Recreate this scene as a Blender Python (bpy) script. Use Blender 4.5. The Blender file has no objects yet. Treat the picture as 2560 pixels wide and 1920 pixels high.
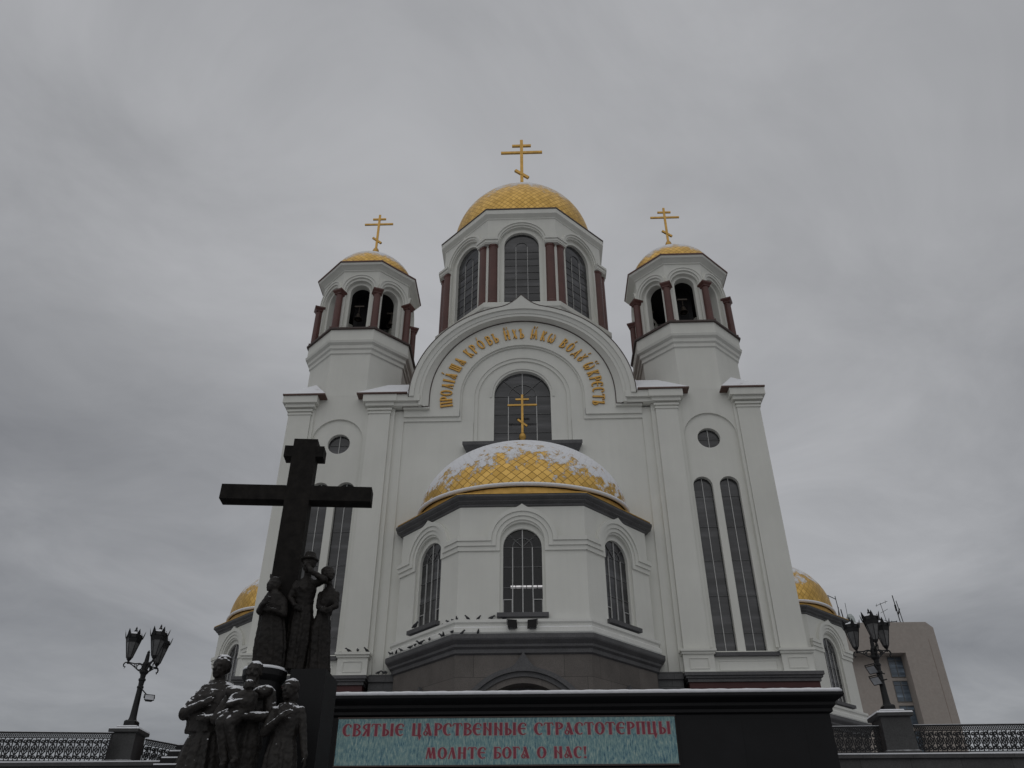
import bpy, math, random
from mathutils import Vector, Matrix
PI = math.pi
rnd = random.Random(7)
sc = bpy.context.scene
col = sc.collection

# ------------------------------------------------------------------ camera, sky, sun, exposure
cam_d = bpy.data.cameras.new('camera'); cam = bpy.data.objects.new('camera', cam_d); col.objects.link(cam)
CAM = Vector((0.637, -41.2786, 1.7)); YAW, PITCH, ROLL = -0.0315, 0.5857, -0.0015
fw = Vector((math.sin(YAW)*math.cos(PITCH), math.cos(YAW)*math.cos(PITCH), math.sin(PITCH)))
rt = Vector((math.cos(YAW), -math.sin(YAW), 0)); up = rt.cross(fw)
cr, sr = math.cos(ROLL), math.sin(ROLL)
rt, up = cr*rt + sr*up, -sr*rt + cr*up
m3 = Matrix((rt, up, -fw)).transposed()
cam.matrix_world = Matrix.Translation(CAM) @ m3.to_4x4()
cam_d.sensor_width = 36; cam_d.lens = 2030/2560*36; cam_d.clip_start = .1; cam_d.clip_end = 3000
sc.camera = cam
sc.view_settings.view_transform = 'Standard'; sc.view_settings.look = 'None'
sc.view_settings.exposure = .08; sc.view_settings.gamma = 1

SUN_EL, SUN_AZ = math.radians(60), math.radians(190)      # weak sun behind the overcast, behind the viewer
sun_d = bpy.data.lights.new('sun', 'SUN'); sun = bpy.data.objects.new('sun', sun_d); col.objects.link(sun)
sun_d.energy = 0.5; sun_d.angle = math.radians(100); sun_d.color = (1, .985, .95)
to_sun = Vector((math.sin(SUN_AZ)*math.cos(SUN_EL), math.cos(SUN_AZ)*math.cos(SUN_EL), math.sin(SUN_EL)))
sun.rotation_euler = to_sun.to_track_quat('Z', 'Y').to_euler(); sun.location = (0, -60, 90)

W = bpy.data.worlds.new('World'); sc.world = W; W.use_nodes = True
wn, wl = W.node_tree.nodes, W.node_tree.links; wn.clear()
def N(tree, typ, **kw):
    n = tree.nodes.new(typ)
    for k, v in kw.items():
        if k.startswith('i_'):
            n.inputs[k[2:].replace('_', ' ')].default_value = v
        else: setattr(n, k, v)
    return n
def math_node(t, op, a, b=None, c=None):
    n = t.nodes.new('ShaderNodeMath'); n.operation = op
    for i, v in enumerate((a, b, c)):
        if v is None: continue
        if isinstance(v, (int, float)): n.inputs[i].default_value = v
        else: t.links.new(v, n.inputs[i])
    return n.outputs[0]
def ramp(t, fac, stops, interp='LINEAR'):
    r = t.nodes.new('ShaderNodeValToRGB'); r.color_ramp.interpolation = interp
    e = r.color_ramp.elements
    while len(e) < len(stops): e.new(.5)
    for i, (p, c) in enumerate(stops):
        e[i].position = p; e[i].color = (c[0], c[1], c[2], 1) if not isinstance(c, (int, float)) else (c, c, c, 1)
    t.links.new(fac, r.inputs[0]); return r.outputs[0]
wt = W.node_tree
out = N(wt, 'ShaderNodeOutputWorld'); bg = N(wt, 'ShaderNodeBackground')
sky = N(wt, 'ShaderNodeTexSky', sky_type='NISHITA', sun_disc=False); sky.sun_elevation = SUN_EL; sky.sun_rotation = SUN_AZ
tc = N(wt, 'ShaderNodeTexCoord'); sep = N(wt, 'ShaderNodeSeparateXYZ'); wl.new(tc.outputs['Generated'], sep.inputs[0])
zz = math_node(wt, 'ADD', math_node(wt, 'MAXIMUM', sep.outputs[2], 0.0), .16)
cmb = N(wt, 'ShaderNodeCombineXYZ')                          # cloud layer: direction projected on a flat deck overhead
wl.new(math_node(wt, 'DIVIDE', sep.outputs[0], zz), cmb.inputs[0]); wl.new(math_node(wt, 'DIVIDE', sep.outputs[1], zz), cmb.inputs[1])
mp = N(wt, 'ShaderNodeMapping'); wl.new(cmb.outputs[0], mp.inputs[0])
mp.inputs['Location'].default_value = (16.81, -17.685, 0); mp.inputs['Rotation'].default_value = (0, 0, 2.7662)
n1 = N(wt, 'ShaderNodeTexNoise', i_Scale=.5, i_Detail=5.0, i_Roughness=.5, i_Distortion=.5); wl.new(mp.outputs[0], n1.inputs[0])
n2 = N(wt, 'ShaderNodeTexNoise', i_Scale=2.0, i_Detail=6.0, i_Roughness=.6, i_Distortion=.6); wl.new(mp.outputs[0], n2.inputs[0])
cl = math_node(wt, 'ADD', math_node(wt, 'MULTIPLY', n1.outputs[0], .70), math_node(wt, 'MULTIPLY', n2.outputs[0], .30))
ccol = ramp(wt, cl, [(.36, (.192, .193, .200)), (.46, (.258, .260, .267)), (.56, (.340, .342, .350)), (.70, (.456, .458, .468))])
skm = N(wt, 'ShaderNodeMixRGB', blend_type='MIX'); skm.inputs[0].default_value = .92
sks = N(wt, 'ShaderNodeMixRGB', blend_type='MULTIPLY'); sks.inputs[0].default_value = 1; wl.new(sky.outputs[0], sks.inputs[1]); sks.inputs[2].default_value = (.1, .1, .1, 1)
wl.new(sks.outputs[0], skm.inputs[1]); wl.new(ccol, skm.inputs[2])
wl.new(skm.outputs[0], bg.inputs[0]); bg.inputs[1].default_value = 1.0
wl.new(bg.outputs[0], out.inputs[0])

# ------------------------------------------------------------------ materials
def new_mat(name):
    m = bpy.data.materials.new(name); m.use_nodes = True
    t = m.node_tree; b = t.nodes['Principled BSDF']; return m, t, b
def coord(t, scale=(1, 1, 1), src='Object'):
    c = t.nodes.new('ShaderNodeTexCoord'); mpn = t.nodes.new('ShaderNodeMapping'); mpn.inputs['Scale'].default_value = scale
    t.links.new(c.outputs[src], mpn.inputs[0]); return mpn.outputs[0]
def noise(t, vec, scale, detail=4, rough=.55, dist=0):
    n = N(t, 'ShaderNodeTexNoise', i_Scale=scale, i_Detail=float(detail), i_Roughness=rough, i_Distortion=float(dist)); t.links.new(vec, n.inputs[0]); return n.outputs[0]
def mixc(t, fac, a, b, mode='MIX'):
    n = t.nodes.new('ShaderNodeMixRGB'); n.blend_type = mode
    for i, v in ((0, fac), (1, a), (2, b)):
        if isinstance(v, (int, float)): n.inputs[i].default_value = v
        elif isinstance(v, tuple): n.inputs[i].default_value = (*v[:3], 1)
        else: t.links.new(v, n.inputs[i])
    return n.outputs[0]
def bump(t, b, h, strength, dist):
    n = t.nodes.new('ShaderNodeBump'); n.inputs['Strength'].default_value = strength; n.inputs['Distance'].default_value = dist
    t.links.new(h, n.inputs['Height']); t.links.new(n.outputs[0], b.inputs['Normal'])
def normal_z(t):
    g = t.nodes.new('ShaderNodeNewGeometry'); s = t.nodes.new('ShaderNodeSeparateXYZ'); t.links.new(g.outputs['Normal'], s.inputs[0]); return s.outputs
SNOW = (.78, .79, .82)
def snow_over(t, base, lo=.62, hi=.8, nscale=6, namp=.5, side=0, nr=.6):
    o = normal_z(t); v = noise(t, coord(t), nscale, 8, nr)
    a = math_node(t, 'ADD', o[2], math_node(t, 'MULTIPLY', math_node(t, 'SUBTRACT', v, .5), namp))
    if side: a = math_node(t, 'ADD', a, math_node(t, 'MULTIPLY', math_node(t, 'ABSOLUTE', o[0]), side))
    mr = t.nodes.new('ShaderNodeMapRange'); mr.inputs[1].default_value = lo; mr.inputs[2].default_value = hi; t.links.new(a, mr.inputs[0])
    return mixc(t, mr.outputs[0], base, SNOW), mr.outputs[0]
def plaster(name, c, stain=.1):
    m, t, b = new_mat(name)
    big = noise(t, coord(t), .35, 5, .6); fine = noise(t, coord(t, (2.2, 2.2, .18)), 1.4, 6, .65)
    grime = ramp(t, big, [(.3, 1-stain), (.7, 1.0)]); streak = ramp(t, fine, [(.25, 1-stain*.5), (.65, 1.0)])
    b_c = mixc(t, 1, mixc(t, 1, c, grime, 'MULTIPLY'), streak, 'MULTIPLY')
    t.links.new(b_c, b.inputs['Base Color']); b.inputs['Roughness'].default_value = .85
    b.inputs['Specular IOR Level'].default_value = .2
    bump(t, b, noise(t, coord(t), 30, 4), .15, .01); return m
def stone(name, c, var=.35, rough=.6, snow=None, speck=40, blocks=None, spec=.35):
    m, t, b = new_mat(name)
    s1 = noise(t, coord(t), speck, 3, .7); s2 = noise(t, coord(t), 1.3, 5, .6)
    k = mixc(t, 1, tuple(c), ramp(t, s1, [(.3, 1-var), (.7, 1+var*.6)]), 'MULTIPLY')
    k = mixc(t, 1, k, ramp(t, s2, [(.3, 1-var*.6), (.7, 1+var*.3)]), 'MULTIPLY')
    if blocks:
        br = t.nodes.new('ShaderNodeTexBrick'); br.inputs['Scale'].default_value = 1; br.inputs['Brick Width'].default_value = blocks[0]; br.inputs['Row Height'].default_value = blocks[1]
        br.inputs['Mortar Size'].default_value = .012; br.inputs['Color1'].default_value = (1, 1, 1, 1); br.inputs['Color2'].default_value = (.8, .8, .8, 1); br.inputs['Mortar'].default_value = (.5, .5, .5, 1)
        cc = t.nodes.new('ShaderNodeTexCoord'); sp = t.nodes.new('ShaderNodeSeparateXYZ'); cb = t.nodes.new('ShaderNodeCombineXYZ'); t.links.new(cc.outputs['Object'], sp.inputs[0])
        t.links.new(math_node(t, 'ADD', sp.outputs[0], sp.outputs[1]), cb.inputs[0]); t.links.new(sp.outputs[2], cb.inputs[1]); t.links.new(cb.outputs[0], br.inputs[0])
        k = mixc(t, 1, k, br.outputs['Color'], 'MULTIPLY')
    if snow: k, _ = snow_over(t, k, *snow)
    t.links.new(k, b.inputs['Base Color']); b.inputs['Roughness'].default_value = rough; b.inputs['Specular IOR Level'].default_value = spec
    bump(t, b, s1, .2, .01); return m
def simple(name, c, rough=.5, metal=0, spec=.4, nvar=.15, nscale=8):
    m, t, b = new_mat(name)
    v = noise(t, coord(t), nscale, 5, .6)
    k = mixc(t, 1, tuple(c), ramp(t, v, [(.3, 1-nvar), (.7, 1+nvar)]), 'MULTIPLY')
    t.links.new(k, b.inputs['Base Color']); b.inputs['Roughness'].default_value = rough; b.inputs['Metallic'].default_value = metal; b.inputs['Specular IOR Level'].default_value = spec
    return m
def gold_dome(name, lo, hi, nscale, namp, side=0, nr=.6):
    m, t, b = new_mat(name)
    uvn = t.nodes.new('ShaderNodeUVMap'); s = t.nodes.new('ShaderNodeSeparateXYZ'); t.links.new(uvn.outputs[0], s.inputs[0])
    A = math_node(t, 'ADD', s.outputs[0], s.outputs[1]); B = math_node(t, 'SUBTRACT', s.outputs[0], s.outputs[1])
    def edge(x):
        f = math_node(t, 'FRACT', x); return math_node(t, 'ABSOLUTE', math_node(t, 'SUBTRACT', f, .5))
    e = math_node(t, 'MAXIMUM', edge(A), edge(B))
    mr = t.nodes.new('ShaderNodeMapRange'); mr.inputs[1].default_value = .43; mr.inputs[2].default_value = .49; t.links.new(e, mr.inputs[0])
    wnz = t.nodes.new('ShaderNodeTexWhiteNoise'); wnz.noise_dimensions = '2D'; cb = t.nodes.new('ShaderNodeCombineXYZ')
    t.links.new(math_node(t, 'FLOOR', A), cb.inputs[0]); t.links.new(math_node(t, 'FLOOR', B), cb.inputs[1]); t.links.new(cb.outputs[0], wnz.inputs['Vector'])
    g = mixc(t, wnz.outputs[0], (.55, .345, .095), (.74, .48, .145))
    g = mixc(t, math_node(t, 'MULTIPLY', mr.outputs[0], .6), g, (.16, .08, .025))
    k, msk = snow_over(t, g, lo, hi, nscale, namp, side, nr)
    t.links.new(k, b.inputs['Base Color'])
    t.links.new(math_node(t, 'SUBTRACT', 1.0, msk), b.inputs['Metallic'])
    t.links.new(math_node(t, 'ADD', .45, math_node(t, 'MULTIPLY', msk, .5)), b.inputs['Roughness'])
    h = math_node(t, 'ADD', math_node(t, 'MULTIPLY', wnz.outputs[0], .3), math_node(t, 'SUBTRACT', math_node(t, 'MULTIPLY', msk, 2.0), mr.outputs[0]))
    bump(t, b, h, .5, .03); return m
def glass_mat(name, c, rough=.06):
    m, t, b = new_mat(name)
    v = noise(t, coord(t, (.25, .25, 2.2)), 1.1, 3, .5)
    w = noise(t, coord(t, (.6, .6, .6)), .8, 2, .5)
    k = mixc(t, 1, tuple(c), ramp(t, v, [(.38, .7), (.52, 1.0), (.62, 1.5), (.72, 2.3)]), 'MULTIPLY')
    k = mixc(t, 1, k, ramp(t, w, [(.3, .8), (.7, 1.25)]), 'MULTIPLY')
    t.links.new(k, b.inputs['Base Color']); b.inputs['Roughness'].default_value = rough; b.inputs['Specular IOR Level'].default_value = .5
    bump(t, b, noise(t, coord(t), .7, 2), .08, .05); return m
M = {}
M['white'] = plaster('white_plaster', (.735, .735, .685), .09)
M['trim'] = plaster('white_trim', (.71, .71, .665), .07)
M['ledge'] = stone('snowy_white_ledge', (.72, .72, .68), .08, .85, (.75, .9, 3, .2), 20)
M['granite'] = stone('dark_granite', (.105, .104, .107), .35, .55, (.8, .95, 3, .2), 25)
M['granite_block'] = stone('granite_blocks', (.10, .10, .102), .3, .6, None, 25, (1.1, .55))
M['brown_granite'] = stone('brown_granite', (.150, .134, .122), .3, .6, None, 30, (1.9, 1.0))
M['red_granite'] = stone('red_granite', (.115, .046, .038), .35, .4, None, 60)
M['red_dark'] = stone('dark_red_granite', (.07, .02, .02), .3, .5, None, 60)
M['black'] = stone('black_granite', (.0088, .0088, .0102), .4, .48, None, 60, (1.75, 1.3), .22)
M['black_snow'] = stone('black_granite_snowy', (.012, .012, .013), .3, .5, (.75, .9, 5, .5), 60, None, .2)
M['grey_wall'] = stone('grey_granite_wall', (.075, .074, .074), .35, .6, (.8, .92, 5, .2), 25, (1.6, .8))
M['ped'] = stone('pedestal_granite', (.06, .06, .06), .35, .5, (.8, .92, 5, .2), 25)
M['copper'] = stone('brown_roof_metal', (.16, .085, .07), .25, .5, (.60, .75, 3, .8), 6)
M['roof_snow'] = stone('brown_roof_metal_snowy', (.13, .075, .062), .25, .5, (.50, .62, 1.6, .35), 6)
M['flash'] = simple('roof_flashing', (.07, .05, .045), .5)
M['snow'] = stone('snow', (.80, .81, .84), .06, .9, None, 8)
M['gold'] = simple('gold_leaf', (.52, .32, .095), .45, 1, .5, .18, 3)
M['letter'] = simple('gold_letter', (.47, .275, .075), .42, .85, .5, .2, 6)
M['dome_apse'] = gold_dome('gilded_dome_snowy', .42, .56, 1.7, 2.3, .42, .75)
M['dome_side'] = gold_dome('gilded_side_dome_snowy', .50, .66, 1.1, 2.0, 0, .7)
M['dome_top'] = gold_dome('gilded_dome_light_snow', .40, .62, 1.6, .9, .10, .7)
M['glass'] = glass_mat('dark_window_glass', (.044, .044, .046))
M['glass_side'] = glass_mat('blue_grey_glass', (.11, .14, .175), .1)
M['bar'] = simple('pale_window_bar', (.46, .46, .45), .5)
M['dark_bar'] = simple('dark_window_bar', (.12, .12, .12), .5)
M['iron'] = simple('black_iron', (.012, .012, .013), .45, .3)
M['iron_snow'] = stone('black_iron_snow', (.013, .013, .014), .2, .45, (.55, .7, 14, .25), 30, None, .3)
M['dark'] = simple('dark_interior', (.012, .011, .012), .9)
M['bell'] = simple('bell_bronze', (.05, .04, .032), .4, .6)
M['bronze'] = stone('bronze', (.0135, .0108, .009), .5, .6, (.86, .96, 5, .5), 9, None, .25)
M['bronze_snow'] = stone('bronze_snowy', (.0165, .013, .0105), .5, .6, (.54, .64, 4, .8), 22, None, .4)
M['bronze_bare'] = stone('bronze_bare', (.0165, .013, .0105), .45, .55, None, 9, None, .35)
M['cross_stone'] = stone('dark_weathered_cross', (.0155, .0135, .012), .55, .75, (.85, .95, 5, .3), 5, None, .15)
M['beige'] = stone('beige_render', (.375, .335, .303), .08, .9, None, 3)
M['beige_joint'] = simple('beige_joint', (.25, .20, .17), .9)
M['plaza'] = stone('snowy_paving', (.30, .30, .31), .25, .9, None, 2)
M['pigeon'] = simple('pigeon_feather', (.03, .031, .035), .6)
M['lamp_glass'] = simple('lantern_glass', (.11, .11, .11), .25, 0, .5, .3, 5)
M['flood_glass'] = simple('floodlight_glass', (.42, .43, .45), .2, 0, .5, .15, 5)
M['maroon'] = simple('maroon_letter', (.26, .045, .07), .6)
M['pinkedge'] = simple('pale_letter_outline', (.42, .30, .29), .7)
M['egg'] = simple('pale_green_radome', (.42, .46, .45), .6)
m, t, b = new_mat('lit_tube'); b.inputs['Emission Color'].default_value = (1, .97, .95, 1); b.inputs['Emission Strength'].default_value = 1.0; M['tube'] = m
m, t, b = new_mat('clear_dark_glass')                        # the one window one can see through
tr = t.nodes.new('ShaderNodeBsdfTransparent'); tr.inputs[0].default_value = (.5, .5, .52, 1); gl = t.nodes.new('ShaderNodeBsdfGlossy'); gl.inputs['Roughness'].default_value = .05; gl.inputs[0].default_value = (.8, .8, .8, 1)
mx = t.nodes.new('ShaderNodeMixShader'); fr = t.nodes.new('ShaderNodeFresnel'); fr.inputs[0].default_value = 1.5
t.links.new(fr.outputs[0], mx.inputs[0]); t.links.new(tr.outputs[0], mx.inputs[1]); t.links.new(gl.outputs[0], mx.inputs[2]); t.links.new(mx.outputs[0], t.nodes['Material Output'].inputs[0]); M['clear'] = m
m, t, b = new_mat('banner_print')
v1 = noise(t, coord(t, (9, 9, 2.4)), 2.6, 5, .7); v2 = noise(t, coord(t, (1, 1, 1)), 1.6, 4, .6)
k = ramp(t, v1, [(.33, (.03, .10, .17)), (.44, (.13, .26, .30)), (.54, (.24, .38, .38)), (.68, (.44, .54, .48))])
k = mixc(t, ramp(t, v2, [(.35, .0), (.7, .4)]), k, (.26, .38, .34))
t.links.new(k, b.inputs['Base Color']); b.inputs['Roughness'].default_value = .75; M['banner'] = m

# ------------------------------------------------------------------ mesh helpers
class Fr:                                                     # wall frame: s to the viewer's right, d outward, z up
    def __init__(self, ox, oy, ang, A=0):
        self.n = (math.sin(ang), -math.cos(ang)); self.s = (math.cos(ang), math.sin(ang))
        self.o = (ox + self.n[0]*A, oy + self.n[1]*A)
    def __call__(self, s, d, z):
        return (self.o[0]+self.s[0]*s+self.n[0]*d, self.o[1]+self.s[1]*s+self.n[1]*d, z)
def fr2(p, q):
    ang = math.atan2(q[1]-p[1], q[0]-p[0]); f = Fr((p[0]+q[0])/2, (p[1]+q[1])/2, ang); f.L = math.hypot(q[0]-p[0], q[1]-p[1]); return f
class MB:
    def __init__(self): self.v, self.f, self.mi, self.uv = [], [], [], {}
    def add(self, pts, mi=0):
        i = len(self.v); self.v += [tuple(p) for p in pts]; self.f.append(tuple(range(i, i+len(pts)))); self.mi.append(mi)
    def grid(self, rows, mi=0, close=False, uv=None):
        i = len(self.v); n = len(rows[0])
        for r in rows: self.v += [tuple(p) for p in r]
        for a in range(len(rows)-1):
            for c in range(n if close else n-1):
                d = (c+1) % n
                self.f.append((i+a*n+c, i+a*n+d, i+(a+1)*n+d, i+(a+1)*n+c)); self.mi.append(mi)
                if uv: self.uv[len(self.f)-1] = (uv(c, a), uv(c+1, a), uv(c+1, a+1), uv(c, a+1))
    def box(self, x0, x1, y0, y1, z0, z1, mi=0):
        self.fbox(lambda s, d, z: (s, d, z), x0, x1, y0, y1, z0, z1, mi)
    def fbox(self, F, s0, s1, d0, d1, z0, z1, mi=0):
        p = [F(s, d, z) for z in (z0, z1) for d in (d0, d1) for s in (s0, s1)]; i = len(self.v); self.v += p
        for q in ((0, 1, 3, 2), (4, 6, 7, 5), (0, 4, 5, 1), (2, 3, 7, 6), (0, 2, 6, 4), (1, 5, 7, 3)):
            self.f.append(tuple(i+k for k in q)); self.mi.append(mi)
    def lathe(self, cx, cy, prof, n=16, mi=0, a0=0, sx=1, sy=1):
        rows = [[(cx+r*sx*math.cos(a0+2*PI*k/n), cy+r*sy*math.sin(a0+2*PI*k/n), z) for k in range(n)] for r, z in prof]
        self.grid(rows, mi, True)
    def poly_ring(self, polyf, prof, mi=0, cap=False):
        self.grid([[(x, y, z) for x, y in polyf(a)] for a, z in prof], mi, True)
        if cap: self.add([(x, y, prof[-1][1]) for x, y in polyf(prof[-1][0])], mi)
    def tube(self, pts, r, n=6, mi=0, r1=None):
        P = [Vector(p) for p in pts]; rows = []
        for i, p in enumerate(P):
            t_ = (P[min(i+1, len(P)-1)]-P[max(i-1, 0)]).normalized()
            a = t_.cross(Vector((0, 0, 1)));
            if a.length < .05: a = t_.cross(Vector((1, 0, 0)))
            a.normalize(); b_ = t_.cross(a); rr = r if r1 is None else r+(r1-r)*i/(len(P)-1)
            rows.append([tuple(p+(a*math.cos(2*PI*k/n)+b_*math.sin(2*PI*k/n))*rr) for k in range(n)])
        self.grid(rows, mi, True); self.add(rows[0], mi); self.add(rows[-1][::-1], mi)
    def ribbon(self, F, pts, w, d0, d1, mi=0, closed=False):   # continuous flat bar along (s,z) points
        n = len(pts); ws = w if isinstance(w, (list, tuple)) else [w]*n
        L, R = [], []
        for i, (x, y) in enumerate(pts):
            if closed: a, c = pts[i-1], pts[(i+1) % n]
            else: a, c = pts[max(i-1, 0)], pts[min(i+1, n-1)]
            tx, ty = c[0]-a[0], c[1]-a[1]; l = math.hypot(tx, ty) or 1
            nx, ny = -ty/l*ws[i]/2, tx/l*ws[i]/2
            L.append((x+nx, y+ny)); R.append((x-nx, y-ny))
        rows = [[F(*(p[0], d, p[1])) for p in q] for q, d in ((L, d0), (L, d1), (R, d1), (R, d0), (L, d0))]
        self.grid(rows, mi, closed)
        if not closed:
            for e in (0, -1): self.add([F(L[e][0], d0, L[e][1]), F(L[e][0], d1, L[e][1]), F(R[e][0], d1, R[e][1]), F(R[e][0], d0, R[e][1])], mi)
    def build(self, name, mats, parent=None, smooth=False, loc=None):
        me = bpy.data.meshes.new(name); me.from_pydata(self.v, [], self.f)
        if not isinstance(mats, (list, tuple)): mats = [mats]
        for k in mats: me.materials.append(M[k])
        me.polygons.foreach_set('material_index', self.mi)
        if self.uv:
            ul = me.uv_layers.new(name='UVMap')
            for p in me.polygons:
                q = self.uv.get(p.index)
                if q:
                    for li, u in zip(p.loop_indices, q): ul.data[li].uv = u
        if smooth: me.polygons.foreach_set('use_smooth', [True]*len(me.polygons))
        me.update()
        o = bpy.data.objects.new(name, me); col.objects.link(o)
        if parent: o.parent = parent
        if loc: o.location = loc
        return o
def tag(o, label=None, cat=None, group=None, kind=None):
    for k, v in (('label', label), ('category', cat), ('group', group), ('kind', kind)):
        if v: o[k] = v
    return o
def empty(name, loc, rz=0, parent=None):
    o = bpy.data.objects.new(name, None); col.objects.link(o); o.location = loc; o.rotation_euler = (0, 0, rz); o.empty_display_size = .3
    if parent: o.parent = parent
    return o
def copy_tree(o, parent=None):
    c = o.copy(); col.objects.link(c); c.parent = parent
    for ch in [x for x in bpy.data.objects if x.parent == o]: copy_tree(ch, c)
    return c

def arcpts(sc_, zc, r, n=24, a0=0, a1=PI):                    # left to right over the top
    return [(sc_-r*math.cos(a0+(a1-a0)*k/n), zc+r*math.sin(a0+(a1-a0)*k/n)) for k in range(n+1)]
def wall(mb, F, s0, s1, z0, z1, d, ops, rev, mi=0):           # ops: (centre, half width, sill, spring) or (centre, radius, None, centre height)
    q = lambda a, b_, c, e: mb.add([F(a, d, c), F(b_, d, c), F(b_, d, e), F(a, d, e)], mi)
    cur = s0
    for (c, h, zs, zp) in sorted(ops):
        q(cur, c-h, z0, z1); cur = c+h
        top = arcpts(c, zp, h)
        for (a, za), (b_, zb) in zip(top, top[1:]): mb.add([F(a, d, za), F(b_, d, zb), F(b_, d, z1), F(a, d, z1)], mi)
        if zs is None:
            bot = [(a, 2*zp-z_) for a, z_ in top]
            for (a, za), (b_, zb) in zip(bot, bot[1:]): mb.add([F(a, d, z0), F(b_, d, z0), F(b_, d, zb), F(a, d, za)], mi)
            ol = top+bot[::-1][1:]
        else:
            if zs > z0: q(c-h, c+h, z0, zs)
            ol = [(c-h, zs)]+top+[(c+h, zs), (c-h, zs)]
        mb.grid([[F(a, d, z_) for a, z_ in ol], [F(a, d-rev, z_) for a, z_ in ol]], mi)
    q(cur, s1, z0, z1)
def pane(mb, F, c, h, zs, zp, d, mi):
    if zs is None: ol = arcpts(c, zp, h, 24, 0, 2*PI)[:-1]
    else: ol = [(c-h, zs)]+arcpts(c, zp, h)+[(c+h, zs)]
    mb.add([F(a, d, z_) for a, z_ in ol], mi)
def arch_band(mb, F, c, zc, r0, r1, zleg, d0, d1, mi=0, tip=0, phi=.4, n=40, taper=0, tip0=0):
    inn = []
    for k in range(n+1):
        a = PI*k/n; th = abs(a-PI/2); r = r0+(tip0*(1-th/phi)**2.2 if th < phi else 0); inn.append((c-r*math.cos(a), zc+r*math.sin(a)))
    if zleg < zc: inn = [(c-r0, zleg)]+inn+[(c+r0, zleg)]
    outp = []
    for k in range(n+1):
        a = PI*k/n; th = abs(a-PI/2); r = r1+(tip*(1-th/phi)**2.2 if th < phi else 0); outp.append((c-r*math.cos(a), zc+r*math.sin(a)))
    if zleg < zc: outp = [(c-r1, zleg)]+outp+[(c+r1, zleg)]
    rows = [[F(a, d, z_) for a, z_ in l] for l, d in ((inn, d0), (inn, d1-taper), (outp, d1), (outp, d0))]
    mb.grid(rows, mi)
    for e in (0, -1): mb.add([rows[k][e] for k in range(4)], mi)
def octf(cx, cy):
    def f(a):
        R = a/math.cos(PI/8); return [(cx+R*math.cos(PI/8+k*PI/4), cy+R*math.sin(PI/8+k*PI/4)) for k in range(8)]
    return f
def dome(mb, cx, cy, z0, rx, ry, b, tile, nu=64, nv=20, mi=0):
    Nn = round(2*PI*(rx+ry)/2/tile); Mv = round(PI/2*(b+ry)/2/tile)
    rows = []
    for j in range(nv+1):
        a = PI/2*j/nv; k = max(math.cos(a), .002)
        rows.append([(cx+rx*k*math.cos(2*PI*i/nu), cy+ry*k*math.sin(2*PI*i/nu), z0+b*math.sin(a)) for i in range(nu)])
    mb.grid(rows, mi, True, lambda i, j: (i/nu*Nn, j/nv*Mv))
def ortho_cross(name, parent, x, y, zb, h, arm, w, ball, mat='gold'):
    mb = MB(); t_ = w*.32
    mb.box(x-w/2, x+w/2, y-t_, y+t_, zb, zb+h)
    for (zc, l, e) in ((zb+h*.909, arm*.46, .003), (zb+h*.80, arm, .003)):
        mb.box(x-l/2, x-w/2-.001, y-t_-e, y+t_+e, zc-w*.42, zc+w*.42); mb.box(x+w/2+.001, x+l/2, y-t_-e, y+t_+e, zc-w*.42, zc+w*.42)
    F = lambda s, d, z: (x+s, y+d, z)
    zc = zb+h*.46; l = arm*.155
    mb.ribbon(F, [(-l, zc+l*.85), (l, zc-l*.85)], w*.9, -t_-.015, t_+.015)
    if ball:
        mb.lathe(x, y, [(.001, zb-ball*.9), (ball*.8, zb-ball*.7), (ball*1.05, zb-ball*.1), (ball, zb+ball*.3), (ball*.5, zb+ball*.75), (ball*.3, zb+ball*1.2), (.001, zb+ball*1.3)], 16)
    return mb.build(name, mat, parent)
def window(name, parent, F, c, h, zs, zp, d, verts, hors, bw=.05, inner=None, rays=False, glass='glass', bar='bar', extra=None):
    mb = MB(); pane(mb, F, c, h, zs, zp, d, 0)
    e = .02
    for v in verts:
        zt = zp+math.sqrt(max(h*h-v*v, 0))-.01 if zs is not None or True else zp
        zl = zs if zs is not None else zp-math.sqrt(h*h-v*v)+.01
        if inner and abs(abs(v)-inner) < .01: zt = zp
        mb.fbox(F, c+v-bw/2, c+v+bw/2, d+.003, d+e+.03, zl, zt, 1)
    for z_ in hors:
        hh = h if z_ <= zp else math.sqrt(max(h*h-(z_-zp)**2, 0))
        if zs is None: hh = math.sqrt(max(h*h-(z_-zp)**2, 0))
        mb.fbox(F, c-hh+.01, c+hh-.01, d+.004, d+e+.012, z_-bw*.35, z_+bw*.35, 2)
    if inner: mb.ribbon(F, arcpts(c, zp, inner, 16), bw*.8, d+.003, d+e+.02, 2)
    if rays:
        for a in (PI*.25, PI*.75): mb.ribbon(F, [(c+inner*math.cos(a)*.1, zp+inner*.1), (c+h*math.cos(a)*.98, zp+h*math.sin(a)*.98)], bw*.7, d+.002, d+e+.024, 2)
    if extra: extra(mb)
    return mb.build(name, [glass, bar, 'dark_bar'], parent)

# ------------------------------------------------------------------ the ground
g = MB(); g.add([(-900, -300, 0), (900, -300, 0), (900, 1500, 0), (-900, 1500, 0)]); tag(g.build('ground', 'plaza'), 'snow dusted paved square around the church', 'ground', kind='structure')
g = MB(); g.box(-48, 48, -11.7, 60, .004, 6.2); tag(g.build('terrace', 'plaza'), 'raised snowy terrace on which the white church stands', 'terrace', kind='structure')

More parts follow.
